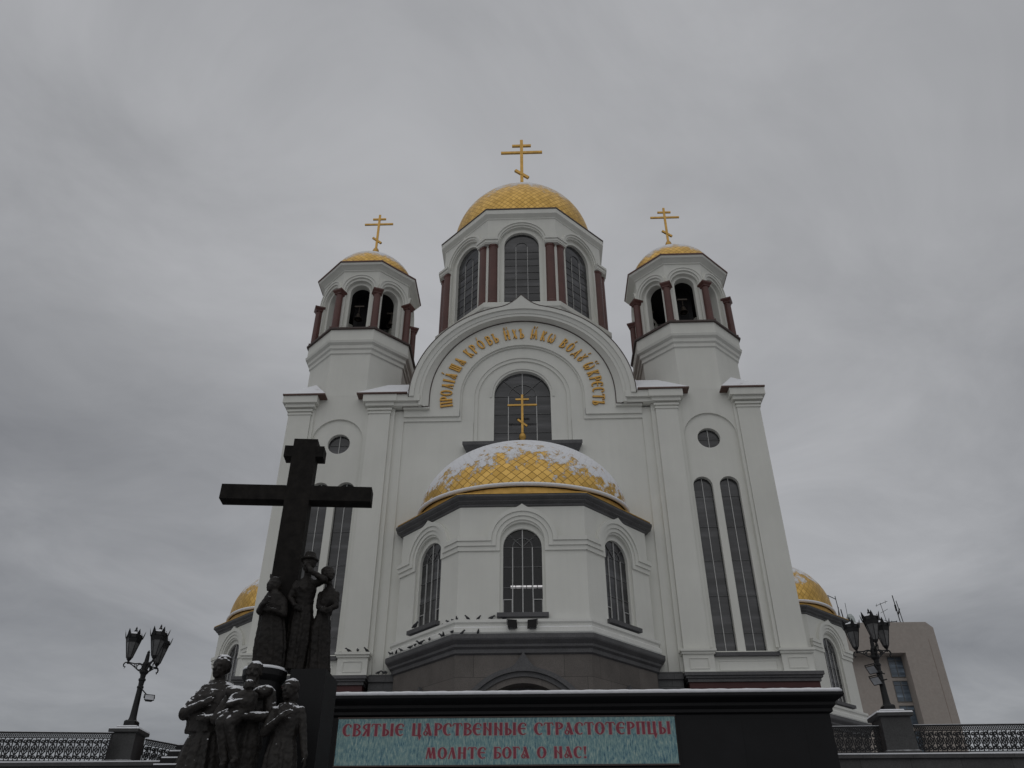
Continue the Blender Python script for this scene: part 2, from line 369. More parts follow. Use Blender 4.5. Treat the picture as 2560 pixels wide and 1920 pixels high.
# ------------------------------------------------------------------ the cathedral
church = empty('cathedral', (0, 0, 6.2))
tag(church, 'white stepped church with gilded domes and red granite columns filling the middle', 'church')
HZ = 6.2
base = empty('cathedral_origin', (0, 0, 0)); bpy.data.objects.remove(base)
class CMB(MB):                                               # builds in world coordinates under the church root
    def build(self, name, mats, parent=None, smooth=False, loc=None):
        if parent is church: self.v = [(x, y, z-HZ) for x, y, z in self.v]
        return MB.build(self, name, mats, parent, smooth, loc)
ST = Fr(0, 0, 0)
def tower(s):
    cx = 10.05*s
    mb = CMB(); X = lambda a, b_: (min(a*s, b_*s), max(a*s, b_*s))
    def bx(a, b_, y0, y1, z0, z1, mi=0): p, q = X(a, b_); mb.box(p, q, y0, y1, z0, z1, mi)
    # pilasters, recessed bay and back of the shaft
    bx(11.8, 13.05, -3.0, 3, 10.8, 26.0); bx(7.35, 8.55, -3.0, 3, 10.8, 26.0)
    bx(8.553, 11.797, -2.3, 3, 10.8, 26.58)
    bx(8.85, 9.0, -2.95, -2.7, 12.2, 26.0) if False else None
    for a, b_ in ((8.56, 8.72), (11.63, 11.79)): bx(a, b_, -2.9, -2.7, 12.3, 26.45)       # slim inner step beside each pilaster
    Fp = Fr(0, 0, 0)
    c = 10.19*s; w_ = 1.62
    wall(mb, Fp, c-w_, c+w_, 12.1, 26.62, 2.795, [(c, 1.42, 12.1, 23.68)], .12)
    wall(mb, Fp, c-1.44, c+1.44, 12.1, 22.0, 2.68, [(9.41*s, .5, 12.2, 20.75), (10.78*s, .5, 12.2, 20.75)], .28)
    wall(mb, Fp, c-1.44, c+1.44, 22.0, 25.2, 2.68, [(10.09*s, .61, None, 23.58)], .25)
    # capitals under the corner roofs
    for a, b_ in ((11.8, 13.05), (7.35, 8.55)):
        for e, z0, z1 in ((.05, 25.30, 25.40), (.09, 25.50, 25.62), (.2, 25.72, 25.94), (.34, 25.94, 26.37)):
            bx(a-e, b_+e, -3.0-e, -1.0, z0, z1)
    # pedestals with framed panels
    for a, b_ in ((11.72, 13.12), (7.25, 8.66)):
        bx(a, b_, -3.2, 0, 11.1, 11.94); bx(a-.06, b_+.06, -3.28, 0, 11.94, 12.05); bx(a-.12, b_+.12, -3.36, 0, 12.05, 12.15)
        F3 = Fr(0, -3.2, 0); u, v = X(a+.28, b_-.28)
        mb.ribbon(F3, [(u, 11.3), (v, 11.3), (v, 11.76), (u, 11.76)], .05, -.01, .035, 0, True)
    bx(8.66, 11.72, -3.0, 0, 11.1, 11.9)
    u, v = X(8.9, 11.5); mb.ribbon(Fr(0, -3.0, 0), [(u, 11.27), (v, 11.27), (v, 11.68), (u, 11.68)], .05, -.01, .03, 0, True)
    # octagon shaft and stepped ledge, balcony band
    of = octf(cx, 0)
    mb.poly_ring(of, [(2.8, 26.6), (2.8, 29.52), (2.88, 29.58), (2.88, 29.8), (2.98, 29.88), (2.98, 30.1), (3.13, 30.2), (3.17, 30.36), (3.08, 30.44), (3.08, 31.16)])
    # belfry walls
    for k in range(8):
        F = Fr(cx, 0, k*PI/4, 2.72); hw = 2.72*math.tan(PI/8)
        wall(mb, F, -hw, hw, 31.2, 36.05, 0, [(0, .82, 31.2, 34.48)], .22)
        wall(mb, F, -.83, .83, 31.2, 35.4, -.22, [(0, .60, 31.2, 34.5)], .45)
        arch_band(mb, F, 0, 34.58, .90, 1.06, 34.3, -.05, .10); arch_band(mb, F, 0, 34.58, 1.06, 1.13, 34.3, -.05, .15, 0, .10, .25)
    mb.poly_ring(of, [(2.72, 36.0), (2.79, 36.04), (2.79, 36.11), (2.98, 36.25), (3.1, 36.31), (3.14, 36.46)])
    tw = mb.build('bell_tower', 'white', church)
    off = HZ
    def sub(mb_, name, mats, smooth=False):
        mb_.v = [(x, y, z-off) for x, y, z in mb_.v]; return MB.build(mb_, name, mats, tw, smooth)
    r = MB(); r.poly_ring(of, [(2.6, 31.14), (3.2, 31.16), (3.21, 31.26), (2.6, 31.30)]); sub(r, 'balcony_edge', 'flash')
    r = MB(); r.poly_ring(of, [(3.0, 36.455), (3.2, 36.46), (3.2, 36.54), (2.76, 36.72)], 0, True); sub(r, 'cornice_roof', 'copper')
    r = MB(); r.poly_ring(octf(cx, 0), [(2.05, 31.3), (2.05, 35.9)]); r.add([(x, y, 35.6) for x, y in of(2.05)]); r.add([(x, y, 31.32) for x, y in of(2.3)])
    # open belfry: dark floor and ceiling only
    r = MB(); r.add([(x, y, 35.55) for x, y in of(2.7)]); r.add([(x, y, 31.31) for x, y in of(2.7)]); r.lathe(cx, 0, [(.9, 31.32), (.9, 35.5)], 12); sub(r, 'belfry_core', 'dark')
    R = 2.96/math.cos(PI/8)*.955
    for k in range(8):
        a = -PI/2+PI/8+k*PI/4; px, py = cx+R*math.cos(a), R*math.sin(a)
        cm = MB(); cm.box(px-.26, px+.26, py-.26, py+.26, 31.28, 31.42)
        cm.lathe(px, py, [(.225, 31.42), (.21, 33.98)], 16)
        cap_ = lambda h_, z: [(px+h_*math.sqrt(2)*math.cos(a+PI/4+q*PI/2), py+h_*math.sqrt(2)*math.sin(a+PI/4+q*PI/2), z) for q in range(4)]
        cm.grid([cap_(.18, 33.98), cap_(.23, 34.02), cap_(.23, 34.08), cap_(.32, 34.22), cap_(.32, 34.32)], 0, True); cm.add(cap_(.32, 34.32)); cm.add(cap_(.18, 33.98))
        sub(cm, 'column', 'red_granite', False)
    for c_ in (9.41, 10.78):
        w = window('window', tw, Fr(0, 0, 0), c_*s, .5, 12.2, 20.75, 2.42, (0,), [13.1, 14.9, 16.7, 18.5, 20.2], .035)
        w.data.transform(Matrix.Translation((0, 0, -off)))
    w = window('round_window', tw, Fr(0, 0, 0), 10.09*s, .61, None, 23.58, 2.45, (0,), [23.58], .035); w.data.transform(Matrix.Translation((0, 0, -off)))
    r = MB(); u, v = X(8.72, 11.66); r.box(u, v, -3.2, -2.4, 11.86, 12.02); sub(r, 'window_sill', 'granite')
    # corner roofs
    for a, b_, ax, yb, zt in ((11.04, 13.42, 11.95, -1.0, 27.72), (6.42, 9.26, 7.75, -1.0, 27.66)):
        r = MB(); p, q = X(a, b_); axx = ax*s
        z0, z1 = 26.38, 26.46
        r.box(p, q, -3.42, 0, z0, z1)
        A, B, C, D = (p, -3.42, z1), (q, -3.42, z1), (q, 0, z1), (p, 0, z1); T = (axx, -2.35, zt); T2 = (axx, 0, zt)
        if a < 8: T = (axx, -2.3, zt)
        r.add([A, B, T]); r.add([B, C, T2, T]); r.add([A, T, T2, D])
        if a < 8:                                              # ridge runs level into the arch
            r.add([(6.42*s, -3.42, z1), (ax*s, -2.3, zt), (6.42*s, -2.3, zt)])
        sub(r, 'corner_roof', 'roof_snow')
    r = MB(); dome(r, cx, 0, 36.5, 2.84, 2.84, 2.80, .36, 48, 16); sub(r, 'dome', 'dome_top', True)
    x = ortho_cross('dome_cross', tw, cx, 0, 39.2, 4.55, 2.0, .15, .0); x.data.transform(Matrix.Translation((0, 0, -off)))
    r = MB(); r.lathe(cx, 0, [(.30, 39.0), (.30, 39.4), (.16, 39.55), (.14, 39.9), (.18, 40.1), (.22, 40.3), (.16, 40.48), (.09, 40.55), (.001, 40.6)], 16); sub(r, 'cross_base', 'gold', True)
    r = MB(); p, q = X(7.2, 13.42)
    r.box(p, q, -3.42, .5, 10.95, 11.10); r.box(p+.06, q-.06, -3.34, .5, 10.85, 10.95); r.box(p+.14, q-.14, -3.26, .5, 10.70, 10.85); sub(r, 'plinth_cornice', 'granite')
    r = MB(); r.box(p+.2, q-.2, -3.18, .5, 6.2, 10.70); sub(r, 'plinth', 'red_dark')
    return tw
towers = [tower(-1), tower(1)]

# --- central bay with the great keel arch, the inscription and the tall window
mb = CMB(); F = Fr(0, 0, 0); GZ = 26.5
wall(mb, F, -7.35, 7.35, 11.2, 23.25, 2.58, [], .1)
for q in (-1, 1):
    a, b_ = sorted((2.73*q, 7.35*q)); wall(mb, F, a, b_, 23.25, 24.95, 2.58, [], .1)
# tympanum: plates stepping inward around the window
def ring_plate(r0, r1, d, zl):                                # half ring with straight legs, front face only
    a = [(-r0, zl)]+arcpts(0, GZ, r0, 48)+[(r0, zl)]; b_ = [(-r1, zl)]+arcpts(0, GZ, r1, 48)+[(r1, zl)]
    mb.grid([[F(x, d, z) for x, z in a], [F(x, d, z) for x, z in b_]])
def ring_side(r, d0, d1, zl):
    a = [(-r, zl)]+arcpts(0, GZ, r, 48)+[(r, zl)]
    mb.grid([[F(x, d, z) for x, z in a], [F(x, d, z) for x, z in a]][:1]+[[F(x, d0, z) for x, z in a]][:0]+[[F(x, d1, z) for x, z in a]] if False else [[F(x, d0, z) for x, z in a], [F(x, d1, z) for x, z in a]])
ring_plate(3.52, 5.30, 2.76, 25.2); ring_side(3.52, 2.76, 2.66, 25.2)
ring_plate(3.42, 3.52, 2.66, 24.95); ring_side(3.42, 2.66, 2.56, 24.95)
ring_plate(2.72, 3.42, 2.56, 24.9); ring_side(2.72, 2.56, 2.50, 23.3)
ring_plate(2.52, 2.75, 2.50, 23.2); ring_side(2.52, 2.50, 2.42, 23.2)
WZ = 26.78                                                    # the window itself springs a little higher
a_ = [(-2.52, 23.2)]+arcpts(0, GZ, 2.52, 48)+[(2.52, 23.2)]; b_ = [(-1.6, 23.2)]+arcpts(0, WZ, 1.6, 48)+[(1.6, 23.2)]
mb.grid([[F(x, 2.42, z) for x, z in a_], [F(x, 2.42, z) for x, z in b_], [F(x, 2.15, z) for x, z in b_]])
for r0, r1, d, zl in ((3.42, 3.52, 2.66, 24.949), (2.72, 3.42, 2.56, 24.9)):
    for q in (-1, 1): mb.add([F(r0*q, 2.4, zl), F(r1*q, 2.4, zl), F(r1*q, d, zl), F(r0*q, d, zl)])
for q in (-1, 1):
    a, b_ = sorted((3.52*q, 6.62*q)); mb.box(a, b_, -2.757, -2.3, 25.2, 25.62); mb.box(a, b_, -2.66, -2.3, 24.95, 25.198)
    a, b_ = sorted((5.2*q, 6.66*q)); mb.box(a, b_, -2.95, -2.3, 25.62, 25.712)
    a, b_ = sorted((6.62*q, 7.12*q)); mb.box(a, b_, -2.66, -2.3, 11.2, 25.62)
    a, b_ = sorted((7.12*q, 7.345*q)); mb.box(a, b_, -2.84, -2.3, 11.2, 25.70)
    a, b_ = sorted((5.72*q, 7.35*q)); mb.box(a, b_, -3.29, -2.3, 25.957, 26.363); mb.box(a, b_, -3.115, -2.3, 25.727, 25.956)
fw_ = mb.build('facade_wall', 'white', church)
def csub(mb_, name, mats, par, smooth=False):
    mb_.v = [(x, y, z-HZ) for x, y, z in mb_.v]; return MB.build(mb_, name, mats, par, smooth)
r = MB()
def splay(r0, d0, r1, d1, zl):
    a = [(-r0, zl)]+arcpts(0, GZ, r0, 56)+[(r0, zl)]; b_ = [(-r1, zl)]+arcpts(0, GZ, r1, 56)+[(r1, zl)]
    r.grid([[F(x, d0, z) for x, z in a], [F(x, d1, z) for x, z in b_]])
GF = 26.2                                                     # front mouldings sit a little lower than the tympanum circle
a_ = [(-5.27, 25.72)]+arcpts(0, GZ, 5.27, 56)+[(5.27, 25.72)]; b_ = [(-5.62, 25.72)]+arcpts(0, GF, 5.62, 56)+[(5.62, 25.72)]
r.grid([[F(x, 2.7, z) for x, z in a_], [F(x, 2.82, z) for x, z in a_], [F(x, 3.14, z) for x, z in b_]])
arch_band(r, F, 0, GF, 5.62, 5.80, 25.72, 2.3, 3.20); arch_band(r, F, 0, GF, 5.80, 6.06, 25.95, 2.3, 3.30, 0, 0, .4, 60, .06)
arch_band(r, F, 0, GF, 6.06, 6.32, 26.37, 2.3, 3.38, 0, .78, .21, 160)
csub(r, 'keel_arch', 'trim', fw_)
r = MB()
arch_band(r, F, 0, GF, 6.323, 6.37, 26.46, 1.6, 3.40, 0, .79, .21, 160, 0, .78); csub(r, 'arch_flashing', 'flash', fw_)
r = MB(); arch_band(r, F, 0, GZ, 5.22, 5.268, 25.72, 2.762, 2.80, 0)
for q in (-1, 1):
    a, b_ = sorted((5.26*q, 6.70*q)); r.box(a, b_, -2.99, -2.5, 25.721, 25.755)
csub(r, 'inner_flashing', 'flash', fw_)
r = MB(); a_ = .15
pts = arcpts(0, GZ, 1.86, 40, -.12 if False else .0, PI); arch_band(r, F, 0, WZ, 1.72, 1.84, 26.6, 2.4, 2.47, 0)
csub(r, 'window_hood', 'trim', fw_)
w = window('window', fw_, F, 0, 1.6, 23.35, WZ, 2.15, (0, -.8, .8), [24.4, 25.6, 26.78], .045, .8, True); w.data.transform(Matrix.Translation((0, 0, -HZ)))
r = MB(); r.grid([[(x, y, z) for x, y, z in ((-3.25, -2.4, 23.35), (-3.25, -3.15, 23.35), (-3.25, -3.15, 23.15), (-3.05, -2.9, 22.92), (-3.05, -2.4, 22.92))], [(x, y, z) for x, y, z in ((3.22, -2.4, 23.35), (3.22, -3.15, 23.35), (3.22, -3.15, 23.15), (3.02, -2.9, 22.92), (3.02, -2.4, 22.92))]])
for x, x2 in ((-3.25, -3.05), (3.22, 3.02)): r.add([(x, -2.4, 23.35), (x, -3.15, 23.35), (x, -3.15, 23.15), (x2, -2.9, 22.92), (x2, -2.4, 22.92)])
csub(r, 'window_sill', 'granite', fw_)
r = MB(); r.box(-7.2, 7.2, -2.95, -2.0, 10.9, 11.22); r.box(-7.2, 7.2, -2.85, -2.0, 6.2, 10.9); csub(r, 'plinth', 'granite_block', fw_)
# nave body and barrel roof behind the gable, transept
mb = CMB(); mb.grid([[(x, y, z) for x, z in [(-6.2, 24)]+arcpts(0, GZ, 6.2, 24)+[(6.2, 24)]] for y in (-2.3, 34)]); csub(mb, 'nave_roof', 'copper', fw_)
mb = CMB(); mb.box(-12.6, 12.6, 2.9, 30, 6.2, 24.5); mb.build('nave_wall', 'white', church)

# ------------------------------------------------------------------ slavonic lettering from ribbons (unit height)
def el(cx, cy, rx, ry, a0, a1, n=14): return [(cx+rx*math.cos(math.radians(a0+(a1-a0)*k/n)), cy+ry*math.sin(math.radians(a0+(a1-a0)*k/n))) for k in range(n+1)]
def st(x, y0=0, y1=1, w=.17): return [([(x, y0), (x, y1)], w)]
def th(p, w=.06): return [(p, w)]
def vw(p, cx, thin, fat, side=0):
    o = []
    xs = [q[0] for q in p]; rx = max(abs(x-cx) for x in xs) or 1
    for x, y in p:
        k = (x-cx)/rx; o.append(thin+(fat-thin)*(abs(k) if side == 0 else max(0, k*side)))
    return [(p, o)]
def serif(x, y, l=.26): return th([(x-l/2, y), (x+l/2, y)], .05)
GL = {
 'С': (.5, lambda: vw(el(.3, .5, .24, .46, 55, 305), .3, .06, .19, -1)+th([(.44, .9), (.46, .72)], .09)),
 'О': (.56, lambda: vw(el(.28, .5, .22, .46, 0, 360, 22), .28, .055, .17)),
 'В': (.5, lambda: st(.12)+vw(el(.16, .76, .26, .2, 90, -90, 10), .16, .05, .12, 1)+vw(el(.16, .29, .3, .26, 90, -90, 10), .16, .05, .14, 1)),
 'Я': (.5, lambda: st(.4)+vw(el(.36, .74, .26, .22, 90, 270, 10), .36, .05, .13, -1)+th([(.30, .52), (.1, .02)], .13)),
 'Т': (.56, lambda: st(.28, 0, .97)+th([(.0, .78), (.04, .95), (.52, .95), (.56, .78)], .07)),
 'Ы': (.74, lambda: st(.12)+vw(el(.16, .28, .22, .24, 90, -90, 10), .16, .05, .14, 1)+st(.62)),
 'Е': (.52, lambda: vw(el(.32, .5, .25, .46, 55, 305), .32, .06, .19, -1)+th([(.14, .52), (.46, .52)], .08)+th([(.46, .9), (.48, .74)], .08)),
 'Ц': (.62, lambda: st(.12)+st(.46)+th([(.04, .03), (.6, .03)], .06)+[([(.5, .02), (.5, -.3)], [.2, .02])]),
 'А': (.56, lambda: [([(.24, .98), (.46, .02)], .17)]+th([(.26, .9), (.1, .3)], .055)+vw(el(.16, .2, .11, .16, 0, 360, 14), .16, .05, .08)),
 'Р': (.5, lambda: st(.14)+vw(el(.18, .72, .27, .25, 90, -90, 12), .18, .05, .15, 1)),
 'Н': (.58, lambda: st(.12)+st(.46)+th([(.16, .72), (.42, .30)], .06)),
 'П': (.58, lambda: st(.12)+st(.46)+th([(.02, .965), (.58, .965)], .06)),
 'И': (.58, lambda: st(.12)+st(.46)+th([(.16, .5), (.42, .5)], .06)),
 'Л': (.54, lambda: [([(.26, .98), (.44, .02)], .17)]+th([(.26, .9), (.06, .02)], .065)),
 'М': (.74, lambda: [([(.5, .98), (.62, .02)], .18)]+th([(.5, .95), (.36, .1)], .06)+[([(.2, .98), (.36, .08)], .15)]+th([(.18, .92), (.08, .02)], .075)),
 'Б': (.5, lambda: st(.12)+th([(.06, .96), (.42, .96), (.45, .8)], .07)+vw(el(.16, .29, .28, .26, 90, -90, 10), .16, .05, .14, 1)),
 'Г': (.46, lambda: st(.14)+th([(.02, .96), (.42, .96), (.45, .78)], .07)),
 '!': (.24, lambda: [([(.12, .98), (.12, .32)], [.17, .05])]+[([(.12, .0), (.12, .15)], .14)]),
 'І': (.2, lambda: st(.1)+serif(.1, .97)+serif(.1, .03)),
 'Ш': (.62, lambda: st(.1, 0, 1, .14)+st(.31, 0, 1, .14)+st(.52, 0, 1, .14)+th([(.0, .03), (.62, .03)], .06)),
 'К': (.48, lambda: st(.12)+[([(.4, .98), (.22, .56)], [.13, .05])]+[([(.22, .52), (.42, .02)], [.06, .16])]),
 'Ь': (.44, lambda: st(.12)+vw(el(.16, .25, .24, .22, 90, -90, 10), .16, .05, .14, 1)+serif(.1, .97)),
 'Х': (.46, lambda: [([(.1, .98), (.38, .02)], .16)]+th([(.38, .96), (.1, .04)], .07)),
 'Ъ': (.48, lambda: st(.18)+vw(el(.22, .25, .22, .22, 90, -90, 10), .22, .05, .14, 1)+th([(.18, .96), (.02, .93), (.02, .8)], .07)),
 'Ꙗ': (.72, lambda: st(.1, 0, 1, .14)+[([(.44, .98), (.62, .02)], .16)]+th([(.44, .9), (.3, .04)], .07)+th([(.1, .45), (.54, .45)], .06)),
 'ѡ': (.64, lambda: vw(el(.17, .48, .13, .45, 75, 360, 14), .17, .06, .13)+vw(el(.45, .48, .13, .45, 180, 465, 14), .45, .06, .13)),
 'Д': (.54, lambda: [([(.28, .98), (.42, .14)], .15)]+th([(.28, .9), (.12, .14)], .07)+th([(.0, .13), (.54, .13)], .06)+th([(.03, .13), (.0, -.1)], .08)+th([(.5, .13), (.53, -.1)], .08)),
 'ꙋ': (.42, lambda: vw(el(.2, .25, .15, .24, 0, 360, 14), .2, .06, .11)+th([(.2, .46), (.04, .92)], .08)+th([(.2, .46), (.4, .98)], .1)),
}
def glyph(mb, ch, mapf, d0, d1, sx=1.0, grow=0.0, mi=0, dstep=.0012):
    w, fn = GL[ch]
    for i, (p, ws) in enumerate(fn()):
        ws = [x+grow for x in ws] if isinstance(ws, list) else ws+grow
        pts = list(p)
        if grow and len(pts) >= 2 and pts[0] != pts[-1]:
            (ax, ay), (bx_, by) = pts[0], pts[1]; l = math.hypot(ax-bx_, ay-by); pts[0] = (ax+(ax-bx_)/l*grow/2, ay+(ay-by)/l*grow/2)
            (ax, ay), (bx_, by) = pts[-1], pts[-2]; l = math.hypot(ax-bx_, ay-by); pts[-1] = (ax+(ax-bx_)/l*grow/2, ay+(ay-by)/l*grow/2)
        mb.ribbon(mapf, pts, ws, d0, d1+i*dstep, mi)
LET = [('П', -172.6), ('Р', 182.6), ('О', 177.2), ('Л', 170.9), ('І', 166.2), ('А', 161.2), ('Ш', 153.4), ('А', 146.3), ('К', 136.6), ('Р', 131.0), ('О', 124.1), ('В', 116.8), ('Ь', 111.3),
       ('И', 101.8), ('Х', 95.7), ('Ъ', 90.2), ('Ꙗ', 79.8), ('К', 72.4), ('ѡ', 65.7), ('В', 55.0), ('О', 48.6), ('Д', 41.3), ('ꙋ', 35.2), ('ѡ', 26.0), ('К', 18.8), ('Р', 13.4), ('Е', 8.4), ('С', 3.0), ('Т', -2.9), ('Ъ', -8.4)]
HT = .70; mb = MB(); WORD = (8, 13, 16, 19, 23)             # a word per mesh
for i, (ch, a) in enumerate(LET):
    if i in WORD: csub(mb, 'lettering', 'letter', fw_); mb = MB()
    a = math.radians(a); w = GL[ch][0]
    def mp_(x, d, z, a=a, w=w):
        u, v = (x-w/2)*HT*.86, 4.30-.35+z*HT
        return F(v*math.cos(a)+u*math.sin(a), d, GZ+v*math.sin(a)-u*math.cos(a))
    glyph(mb, ch, mp_, 2.755, 2.84)
    if i in (5, 10, 20, 22): mb.ribbon(mp_, [(w/2-.02, 1.12), (w/2+.07, 1.36)], .07, 2.755, 2.83)
    if i in (13, 16, 23):
        mb.ribbon(mp_, el(w/2-.1, 1.22, .09, .09, 60, 300, 8), .05, 2.755, 2.83); mb.ribbon(mp_, [(w/2+.08, 1.14), (w/2+.16, 1.36)], .06, 2.755, 2.83)
lt = csub(mb, 'lettering', 'letter', fw_)

# ------------------------------------------------------------------ central drum and great dome
DY = 6.135; mb = CMB(); of = octf(0, DY)
mb.poly_ring(of, [(6.0, 24), (6.0, 35.1), (6.1, 35.2), (6.1, 35.55), (6.06, 35.6), (5.6, 35.72)])
for k in range(8):
    F8 = Fr(0, DY, k*PI/4, 5.72); hw = 5.72*math.tan(PI/8)
    wall(mb, F8, -hw, hw, 35.6, 43.4, 0, [(0, 1.52, 35.65, 41.15)], .2)
    wall(mb, F8, -1.55, 1.55, 35.6, 42.9, -.2, [(0, 1.2, 35.65, 41.12)], .22)
    arch_band(mb, F8, 0, 41.25, 1.56, 1.72, 41.25, -.05, .10); arch_band(mb, F8, 0, 41.25, 1.72, 1.86, 41.25, -.05, .18, 0, .12, .2)
mb.poly_ring(of, [(5.72, 43.38), (5.78, 43.43), (5.78, 43.50), (5.98, 43.68), (6.02, 43.72), (6.02, 44.1)])
drum = mb.build('drum', 'white', church)
r = MB(); r.poly_ring(of, [(5.98, 44.1), (6.06, 44.11), (6.07, 44.2), (5.35, 44.5)], 0, True); csub(r, 'cornice_roof', 'flash', drum)
for k in range(8):
    F8 = Fr(0, DY, k*PI/4, 5.80); w = window('window', drum, Fr(0, DY, k*PI/4, 5.72), 0, 1.2, 35.65, 41.12, -.42, (-.4, .4), [36.3+.62*j for j in range(8)], .03, .4); w.data.transform(Matrix.Translation((0, 0, -HZ)))
    for q in (-1, 1):
        px, py, _ = F8(q*1.96, -.17, 0); r = MB()
        r.lathe(px, py, [(.37, 35.3), (.37, 35.85), (.33, 35.92), (.322, 40.7), (.36, 40.76), (.36, 40.9), (.2, 40.92)], 16); csub(r, 'column', 'red_granite', drum)
    # impost block over each column, running round the corner
    r = MB()
    Fa, Fb = Fr(0, DY, k*PI/4, 5.72), Fr(0, DY, (k+1)*PI/4, 5.72)
    for z0, z1, e in ((40.9, 41.0, .28), (41.0, 41.22, .32), (41.22, 41.4, .40)):
        hw = (5.72+e)*math.tan(PI/8); P = [Fa(1.60, -.1, 0), Fa(1.60, e, 0), Fa(hw, e, 0), Fb(-1.60, e, 0), Fb(-1.60, -.1, 0)]
        lo_, hi_ = [(x, y, z0) for x, y, _ in P], [(x, y, z1) for x, y, _ in P]
        r.grid([lo_, hi_], 0, True); r.add(lo_); r.add(hi_)
    csub(r, 'impost', 'trim', drum)
r = MB(); r.lathe(0, DY, [(5.5, 44.3), (5.52, 44.5), (5.38, 44.55)], 64); dome(r, 0, DY, 45.5, 5.38, 5.38, 5.38, .44, 96, 28)
rows = [[(5.38*math.cos(2*PI*i/96), DY+5.38*math.sin(2*PI*i/96), z) for i in range(96)] for z in (44.5, 45.5)]; r.grid(rows, 0, True, lambda i, j: (i/96*77, -2.3+j*2.3))
csub(r, 'dome', 'dome_top', drum, True)
x = ortho_cross('dome_cross', drum, 0, DY, 50.8, 7.9, 3.55, .26, .5); x.data.transform(Matrix.Translation((0, 0, -HZ)))

# ------------------------------------------------------------------ apses
def apse_poly(a):
    e = a-6.05; h = 2.88+.25*e
    return [(-h, -6.5-e), (h, -6.5-e), (6.05+e, -3.12-.1*e), (6.05+e, 3), (-6.05-e, 3), (-6.05-e, -3.12-.1*e)]
def apse(name, loc, rz, front):
    mb = MB(); P = apse_poly(6.05); off = HZ
    faces = [fr2(P[5], P[0]), fr2(P[0], P[1]), fr2(P[1], P[2])]
    arcs = []
    for F in faces:
        L = F.L/2; wall(mb, F, -L, L, 11.2, 17.9, 0, [(0, 1.02, 12.85, 16.10)], .14)
        wall(mb, F, -1.04, 1.04, 12.7, 17.2, -.14, [(0, .88, 12.9, 15.98)], .14)
        for r0, r1, d, zl in ((1.02, 1.20, .07, 15.72), (1.203, 1.40, .13, 15.94), (1.403, 1.60, .19, 16.16)):
            arch_band(mb, F, 0, 16.20, r0, r1, zl, -.02, d, 0, .17 if r1 > 1.5 else 0, .26, 80)
        for q in (-1, 1):
            for z0, z1, d, s0 in ((15.72, 15.938, .068, 1.205), (15.94, 16.158, .128, 1.405), (16.16, 16.36, .188, 1.605)):
                a, b_ = sorted((s0*q, (L+d*.41)*q)); mb.fbox(F, a, b_, -.02, d-(.002 if q > 0 else 0), z0, z1)
    for s_ in (-1, 1): mb.add([(6.05*s_, -3.12, 11.2), (6.05*s_, 3, 11.2), (6.05*s_, 3, 17.9), (6.05*s_, -3.12, 17.9)])
    if front: mb.add([(-5.4, -2.6, 11.2), (5.4, -2.6, 11.2), (5.4, -2.6, 17.9), (-5.4, -2.6, 17.9)]) if False else None
    mb.v = [(x, y, z-off) for x, y, z in mb.v]
    w_ = mb.build(name, 'white', church); w_.location = loc; w_.rotation_euler = (0, 0, rz)
    def sub(mb_, nm, mats, smooth=False): mb_.v = [(x, y, z-off) for x, y, z in mb_.v]; return MB.build(mb_, nm, mats, w_, smooth)
    for i, F in enumerate(faces):
        clear = front and i == 1
        def lower(mb_, F=F):                                   # opening lights at the foot of the window
            for q in (-1, 1):
                a, b_ = sorted((.47*q, .86*q)); mb_.ribbon(F, [(a, 12.96), (b_, 12.96), (b_, 13.55), (a, 13.55)], .045, -.27, -.22, 1, True)
        ww = window('window', w_, F, 0, .88, 12.9, 15.98, -.28, (0, -.45, .45), [14.1, 15.05, 15.98], .042, .45, True, 'clear' if clear else 'glass', 'bar', lower)
        ww.data.transform(Matrix.Translation((0, 0, -off)))
        r = MB(); r.fbox(F, -1.12, 1.12, -.1, .22, 12.66, 12.84); sub(r, 'window_sill', 'granite')
    r = MB(); r.poly_ring(apse_poly, [(6.04, 11.9), (6.32, 12.0), (6.32, 12.18), (6.2, 12.26), (6.2, 12.36), (6.3, 12.42), (6.3, 12.54), (6.02, 12.6)]); sub(r, 'white_ledge', 'ledge')
    r = MB(); r.poly_ring(apse_poly, [(6.0, 11.1), (6.12, 11.16), (6.12, 11.32), (6.24, 11.4), (6.24, 11.5), (6.42, 11.64), (6.45, 11.7), (6.45, 11.88), (6.02, 11.92)]); sub(r, 'granite_cornice', 'granite')
    r = MB(); P = apse_poly(6.01); fs = [fr2(P[5], P[0]), fr2(P[0], P[1]), fr2(P[1], P[2])]
    for i, F in enumerate(fs):
        L = F.L/2
        if i == 1: wall(r, F, -L, L, 6.2, 11.15, 0, [(0, 2.3, 6.2, 7.66)], .8)
        else: wall(r, F, -L, L, 6.2, 11.15, 0, [(0, .9, 6.2, 8.55)], .4)
    for s_ in (-1, 1): r.add([(6.01*s_, -3.12, 6.2), (6.01*s_, 3, 6.2), (6.01*s_, 3, 11.2), (6.01*s_, -3.12, 11.2)])
    sub(r, 'granite_base', 'brown_granite')
    r = MB()
    for i, F in enumerate(fs):
        if i == 1:
            arch_band(r, F, 0, 7.66, 2.3, 2.55, 6.2, -.35, -.12); arch_band(r, F, 0, 7.66, 2.55, 2.74, 6.2, -.1, .08); arch_band(r, F, 0, 7.66, 2.74, 2.93, 6.2, -.1, .2, 0, .60, .22, 96)
            pane(r, F, 0, 2.32, 6.2, 7.66, -.8, 0)
        else:
            arch_band(r, F, 0, 8.55, .9, 1.05, 6.2, -.1, .1); arch_band(r, F, 0, 8.55, 1.05, 1.2, 6.2, -.1, .18, 0, .45, .35, 48); pane(r, F, 0, .92, 6.2, 8.55, -.4, 0)
    sub(r, 'keel_portal', 'granite')
